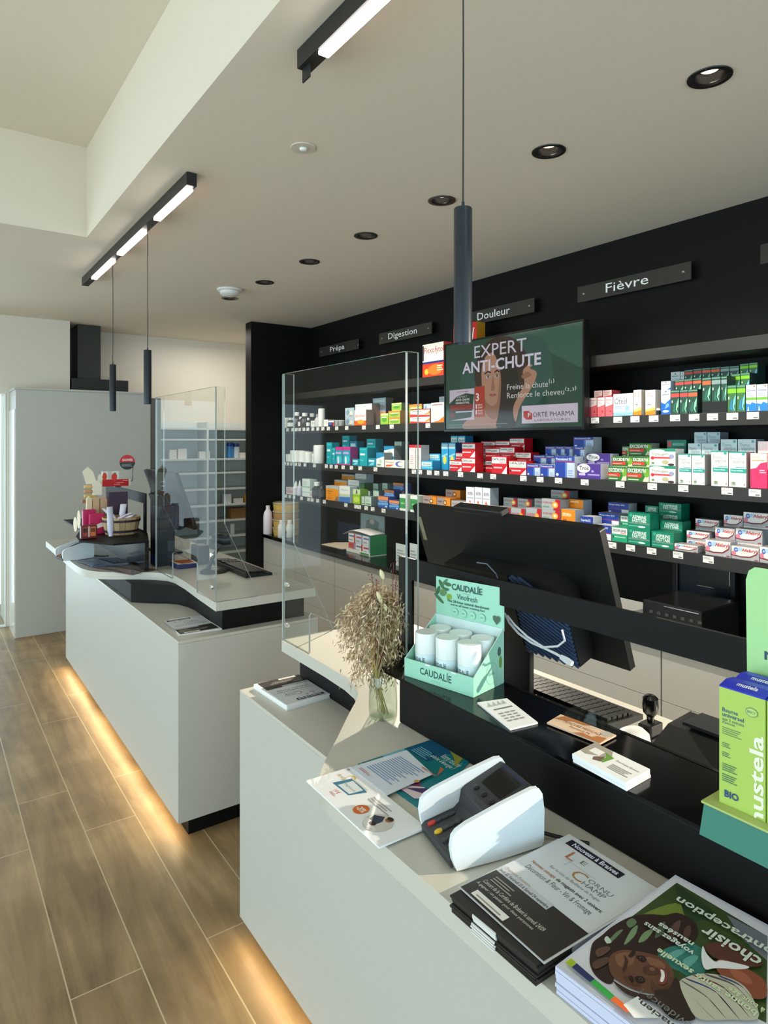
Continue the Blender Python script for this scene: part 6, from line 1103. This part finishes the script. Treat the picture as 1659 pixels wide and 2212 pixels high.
# ================================================================ things on the black worktop
WZ = .7303
t = thing('seed_tub_stack', (2.62, 4.95, WZ), 'stack of clear round tubs filled with yellow seeds', 'tubs')
cx_, cy_ = 2.61, 5.18; SEED = mat((196, 160, 84), .8, var=.25); PLA = mat((170, 160, 130), .25, coat=.3)
for k in range(4):
    z = WZ + .072 * k; M().lathe([(.110, .0005), (.116, .05), (.114, .058)], (cx_, cy_, z), SEED if k != 2 else mat((170, 130, 80), .8, var=.3), 26).build('tub', t, smooth=True)
    M().lathe([(.117, .0585), (.119, .060), (.119, .070), (.115, .0715)], (cx_, cy_, z), PLA, 26).build('lid', t, smooth=True)
p = ony(577, 1140, 5.30); p.x = 2.49; t = thing('jug', (p.x, 5.30, WZ), 'white jug partly hidden by the clear seed tubs', 'jug')
M().lathe([(.040, 0), (.042, .005), (.042, .14), (.036, .19), (.022, .21), (.018, .225)], (p.x + .015, 5.33, WZ), mat((226, 220, 232), .4), 20).build('body', t, smooth=True)
M().lathe([(.019, .2255), (.019, .25)], (p.x + .015, 5.33, WZ), mat((226, 220, 232), .4), 16).build('cap', t, smooth=True)
for k, px in enumerate((608, 626)):
    p = onz(px, 1161, WZ); t = thing('white_bottle', (p.x, p.y, WZ), 'white bottle in front of the seed tubs, %s' % ('nearer the black divider' if k == 0 else 'with a small dark letter on it'), 'bottle', 'white bottles by the seed tubs')
    M().lathe([(.030, 0), (.032, .004), (.032, .095), (.018, .12)], (p.x, p.y, WZ), mat((216, 216, 210), .45), 20).build('body', t, smooth=True)
    M().lathe([(.020, .1205), (.020, .145), (.018, .148)], (p.x, p.y, WZ), mat((220, 218, 206), .5), 20).build('cap', t, smooth=True)
    if k: M().box(p.x - .034, p.y - .003, WZ + .035, p.x - .0322, p.y + .003, WZ + .06, mat((60, 60, 60), .5)).build('letter', t)
# opened mailing carton with medicines
p = onz(765, 1178, WZ); bx2, by2 = p.x, p.y
gx0, gy0 = onx(748, 1165, 2.60).y, onx(800, 1165, 2.60).y
t = thing('mailing_carton', (2.68, (gx0 + gy0) / 2, WZ), 'opened white and green mailing carton with curled flap on the black worktop', 'carton')
gy, gn = max(gx0, gy0), min(gx0, gy0)
M().box(2.60, gn, WZ, 2.74, gy, WZ + .004, mat((226, 226, 220), .5)).build('tray', t)
M().box(2.60, gn, WZ + .0042, 2.74, gn + .004, WZ + .145, mat((36, 130, 80), .5)).build('green_side', t)
M().box(2.60, gn + .0042, WZ + .0042, 2.604, gy, WZ + .022, mat((230, 230, 224), .5)).build('front_lip', t)
M().box(2.598, gn + .02, WZ + .006, 2.5995, gn + .13, WZ + .016, mat((80, 150, 80), .5)).build('green_strip', t)
fl = M(); vs = []
for k in range(9):
    f = k / 8; y = gn + .0 + (gy - gn + .05) * f; z = WZ + .150 + .012 * math.sin(f * 2.6) - .04 * max(0, f - .7) * 3
    vs += [(2.60, y, z), (2.73, y, z + .006)]
fl.add(vs, [(2 * k, 2 * k + 1, 2 * k + 3, 2 * k + 2) for k in range(8)], mat((206, 204, 206), .5)); o = fl.build('flap', t, smooth=True); mo = o.modifiers.new('solid', 'SOLIDIFY'); mo.thickness = .0015
cols = [(214, 216, 224), (224, 220, 214), (206, 80, 70), (220, 218, 214), (200, 206, 224), (226, 224, 220)]
for k in range(6):
    y = gn + .012 + (k % 3) * (gy - gn - .03) / 3; z = WZ + .0045 + (k // 3) * .0665; wv = (gy - gn - .03) / 3 - .004
    o = tag(M().box(2.606, y, z, 2.69, y + wv, z + .065, mat(cols[k], .5)).build('medicine_pack'), 'small %s pack inside the opened mailing carton, %s layer, %s' % (['white', 'cream', 'red', 'grey-white', 'bluish', 'pale'][k], ['lower', 'upper'][k // 3], ['by the green side', 'middle', 'far end'][k % 3]), 'carton', 'packs in the mailing carton')
    a = M(); art(a, (Vector((2.606, y + wv, z)), (0, -1, 0), (0, 0, 1), (-1, 0, 0)), wv, .065, [('r', .1, .62, .9, .8, (90, 110, 170) if k % 2 else (190, 60, 60)), ('r', .1, .2, .6, .36, (150, 160, 170)), ('r', .8, 0, 1, 1, (190, 60, 60) if k in (1, 5) else (140, 160, 190))]); a.build('front_print', o)
pp = [onz(*q, WZ + .001) for q in ((694, 1176), (738, 1186), (786, 1184), (770, 1172), (722, 1172))]
tag(M().prism([(q.x, q.y) for q in pp], WZ, WZ + .003, mat((206, 190, 170), .6)).build('paper_sheet'), 'crumpled beige paper sheet beside the opened mailing carton', 'paper')
yl_, yr_ = onx(779, 1150, 2.80).y, onx(830, 1150, 2.80).y
o = tag(M().box(2.80, yr_, WZ, 2.806, yl_, onx(780, 1108, 2.80).z, mat((160, 184, 186), .4)).build('show_card'), 'pale green show card standing behind the opened mailing carton', 'card')
a = M(); art(a, (Vector((2.80, yl_, WZ)), (0, -1, 0), (0, 0, 1), (-1, 0, 0)), yl_ - yr_, onx(780, 1108, 2.80).z - WZ, [('p', [(.2, .45), (.7, .45), (.8, .8), (.5, .9), (.25, .8)], (120, 140, 140)), ('p', [(.0, 0), (1, .4), (1, 0)], (196, 214, 222)), ('t', 'Sandoz', .45, .16, .75, .24, (70, 130, 130)), ('r', .45, .08, .8, .11, (60, 120, 110)), ('e', .5, .8, .1, .08, (200, 190, 180))]); a.build('card_print', o)
yl_, yr_ = onx(732, 1150, 2.86).y, onx(790, 1150, 2.86).y
tag(M().box(2.85, yr_, WZ, 2.95, yl_, onx(735, 1126, 2.86).z, mat((26, 30, 66), .5)).build('storage_box', bevel=.003), 'dark blue box standing behind the pale green show card', 'box')
for k, (a_, c_) in enumerate(((855, 877), (885, 901))):
    y0_, y1_ = onx(a_, 1190, 2.56).y, onx(c_, 1190, 2.56).y; zz = onx(a_, 1173, 2.56).z
    o = tag(M().box(2.56, y1_, WZ, 2.563, y0_, zz, mat((206, 214, 214), .5)).build('note_card'), ['white lined note card standing on the worktop, seen through the acrylic edge', 'smaller pale blue note card beside the monitor edge'][k], 'card')
    a = M(); art(a, (Vector((2.56, y0_, WZ)), (0, -1, 0), (0, 0, 1), (-1, 0, 0)), y0_ - y1_, zz - WZ, [('l', .1, .2, .9, .8, 5, (150, 160, 165))]); a.build('written_lines', o)
# printer and wall niche on the right
pa, pb_ = onz(1386, 1345, WZ), None
yl_, yr_ = onx(1386, 1310, 2.50).y, onx(1514, 1335, 2.50).y; zt = onx(1450, 1308, 2.50).z
t = thing('office_printer', (2.66, (yl_ + yr_) / 2, WZ), 'black office printer on the worktop under the lowest shelf', 'printer')
M().box(2.505, yr_, WZ, 2.80, yl_, max(zt, WZ + .1), mat((20, 19, 19), .3)).build('casing', t, bevel=.006)
zc_ = max(zt, WZ + .1); M().box(2.503, yr_ + .01, zc_ - .012, 2.5045, yl_ - .1, zc_ - .009, CHROME).build('chrome_line', t)
for k in range(7): M().box(2.5025, yl_ - .05 - .035 * k, zc_ - .05, 2.5045, yl_ - .035 - .035 * k, zc_ - .038, mat((70, 68, 66), .25)).build('panel_button', t)
yl_, yr_ = onx(1445, 1260, 2.9).y, onx(1580, 1280, 2.9).y; z0_, z1_ = WZ, 1.005
t = thing('cable_niche', (2.93, (yl_ + yr_) / 2, WZ), 'dark framed niche in the back wall above the office printer', 'niche')
b = M(); b.box(2.93, yr_, z0_, 2.955, yr_ + .02, z1_, MK).box(2.93, yl_ - .02, z0_, 2.955, yl_, z1_, MK).box(2.93, yr_ + .0205, z1_ - .02, 2.955, yl_ - .0205, z1_, MK); b.build('frame', t)
M().box(2.945, yr_ + .0205, z0_, 2.968, yl_ - .0205, z1_ - .021, mat((20, 30, 40), .25)).build('back_plate', t)
M().box(2.938, yr_ + .021, z1_ - .12, 2.944, yl_ - .12, z1_ - .025, mat((10, 10, 11), .3)).build('flap_door', t)
for yy_ in (yr_ + .022, yl_ - .024): M().box(2.9295, yy_, z0_, 2.932, yy_ + .002, z1_ - .025, CHROME).build('chrome_edge', t)
M().box(2.9355, yr_ + .024, z1_ - .123, 2.9375, yl_ - .12, z1_ - .121, CHROME).build('flap_edge', t)
y0_ = onx(1355, 1310, 2.52).y
tag(M().prism([(y0_ - .09, WZ), (y0_ + .07, WZ), (y0_ + .03, WZ + .05), (y0_ - .03, WZ + .085), (y0_ - .085, WZ + .075)], 0, .12, mat((120, 122, 122), .35), YZ(2.53)).build('plastic_bag', bevel=.01), 'crumpled grey plastic bag beside the office printer', 'bag')
tag(M().box(2.68, y0_ + .02, WZ, 2.684, y0_ + .16, WZ + .085, mat((190, 186, 180), .5)).build('photo_print'), 'white sheet with a reddish picture behind the grey plastic bag', 'paper')
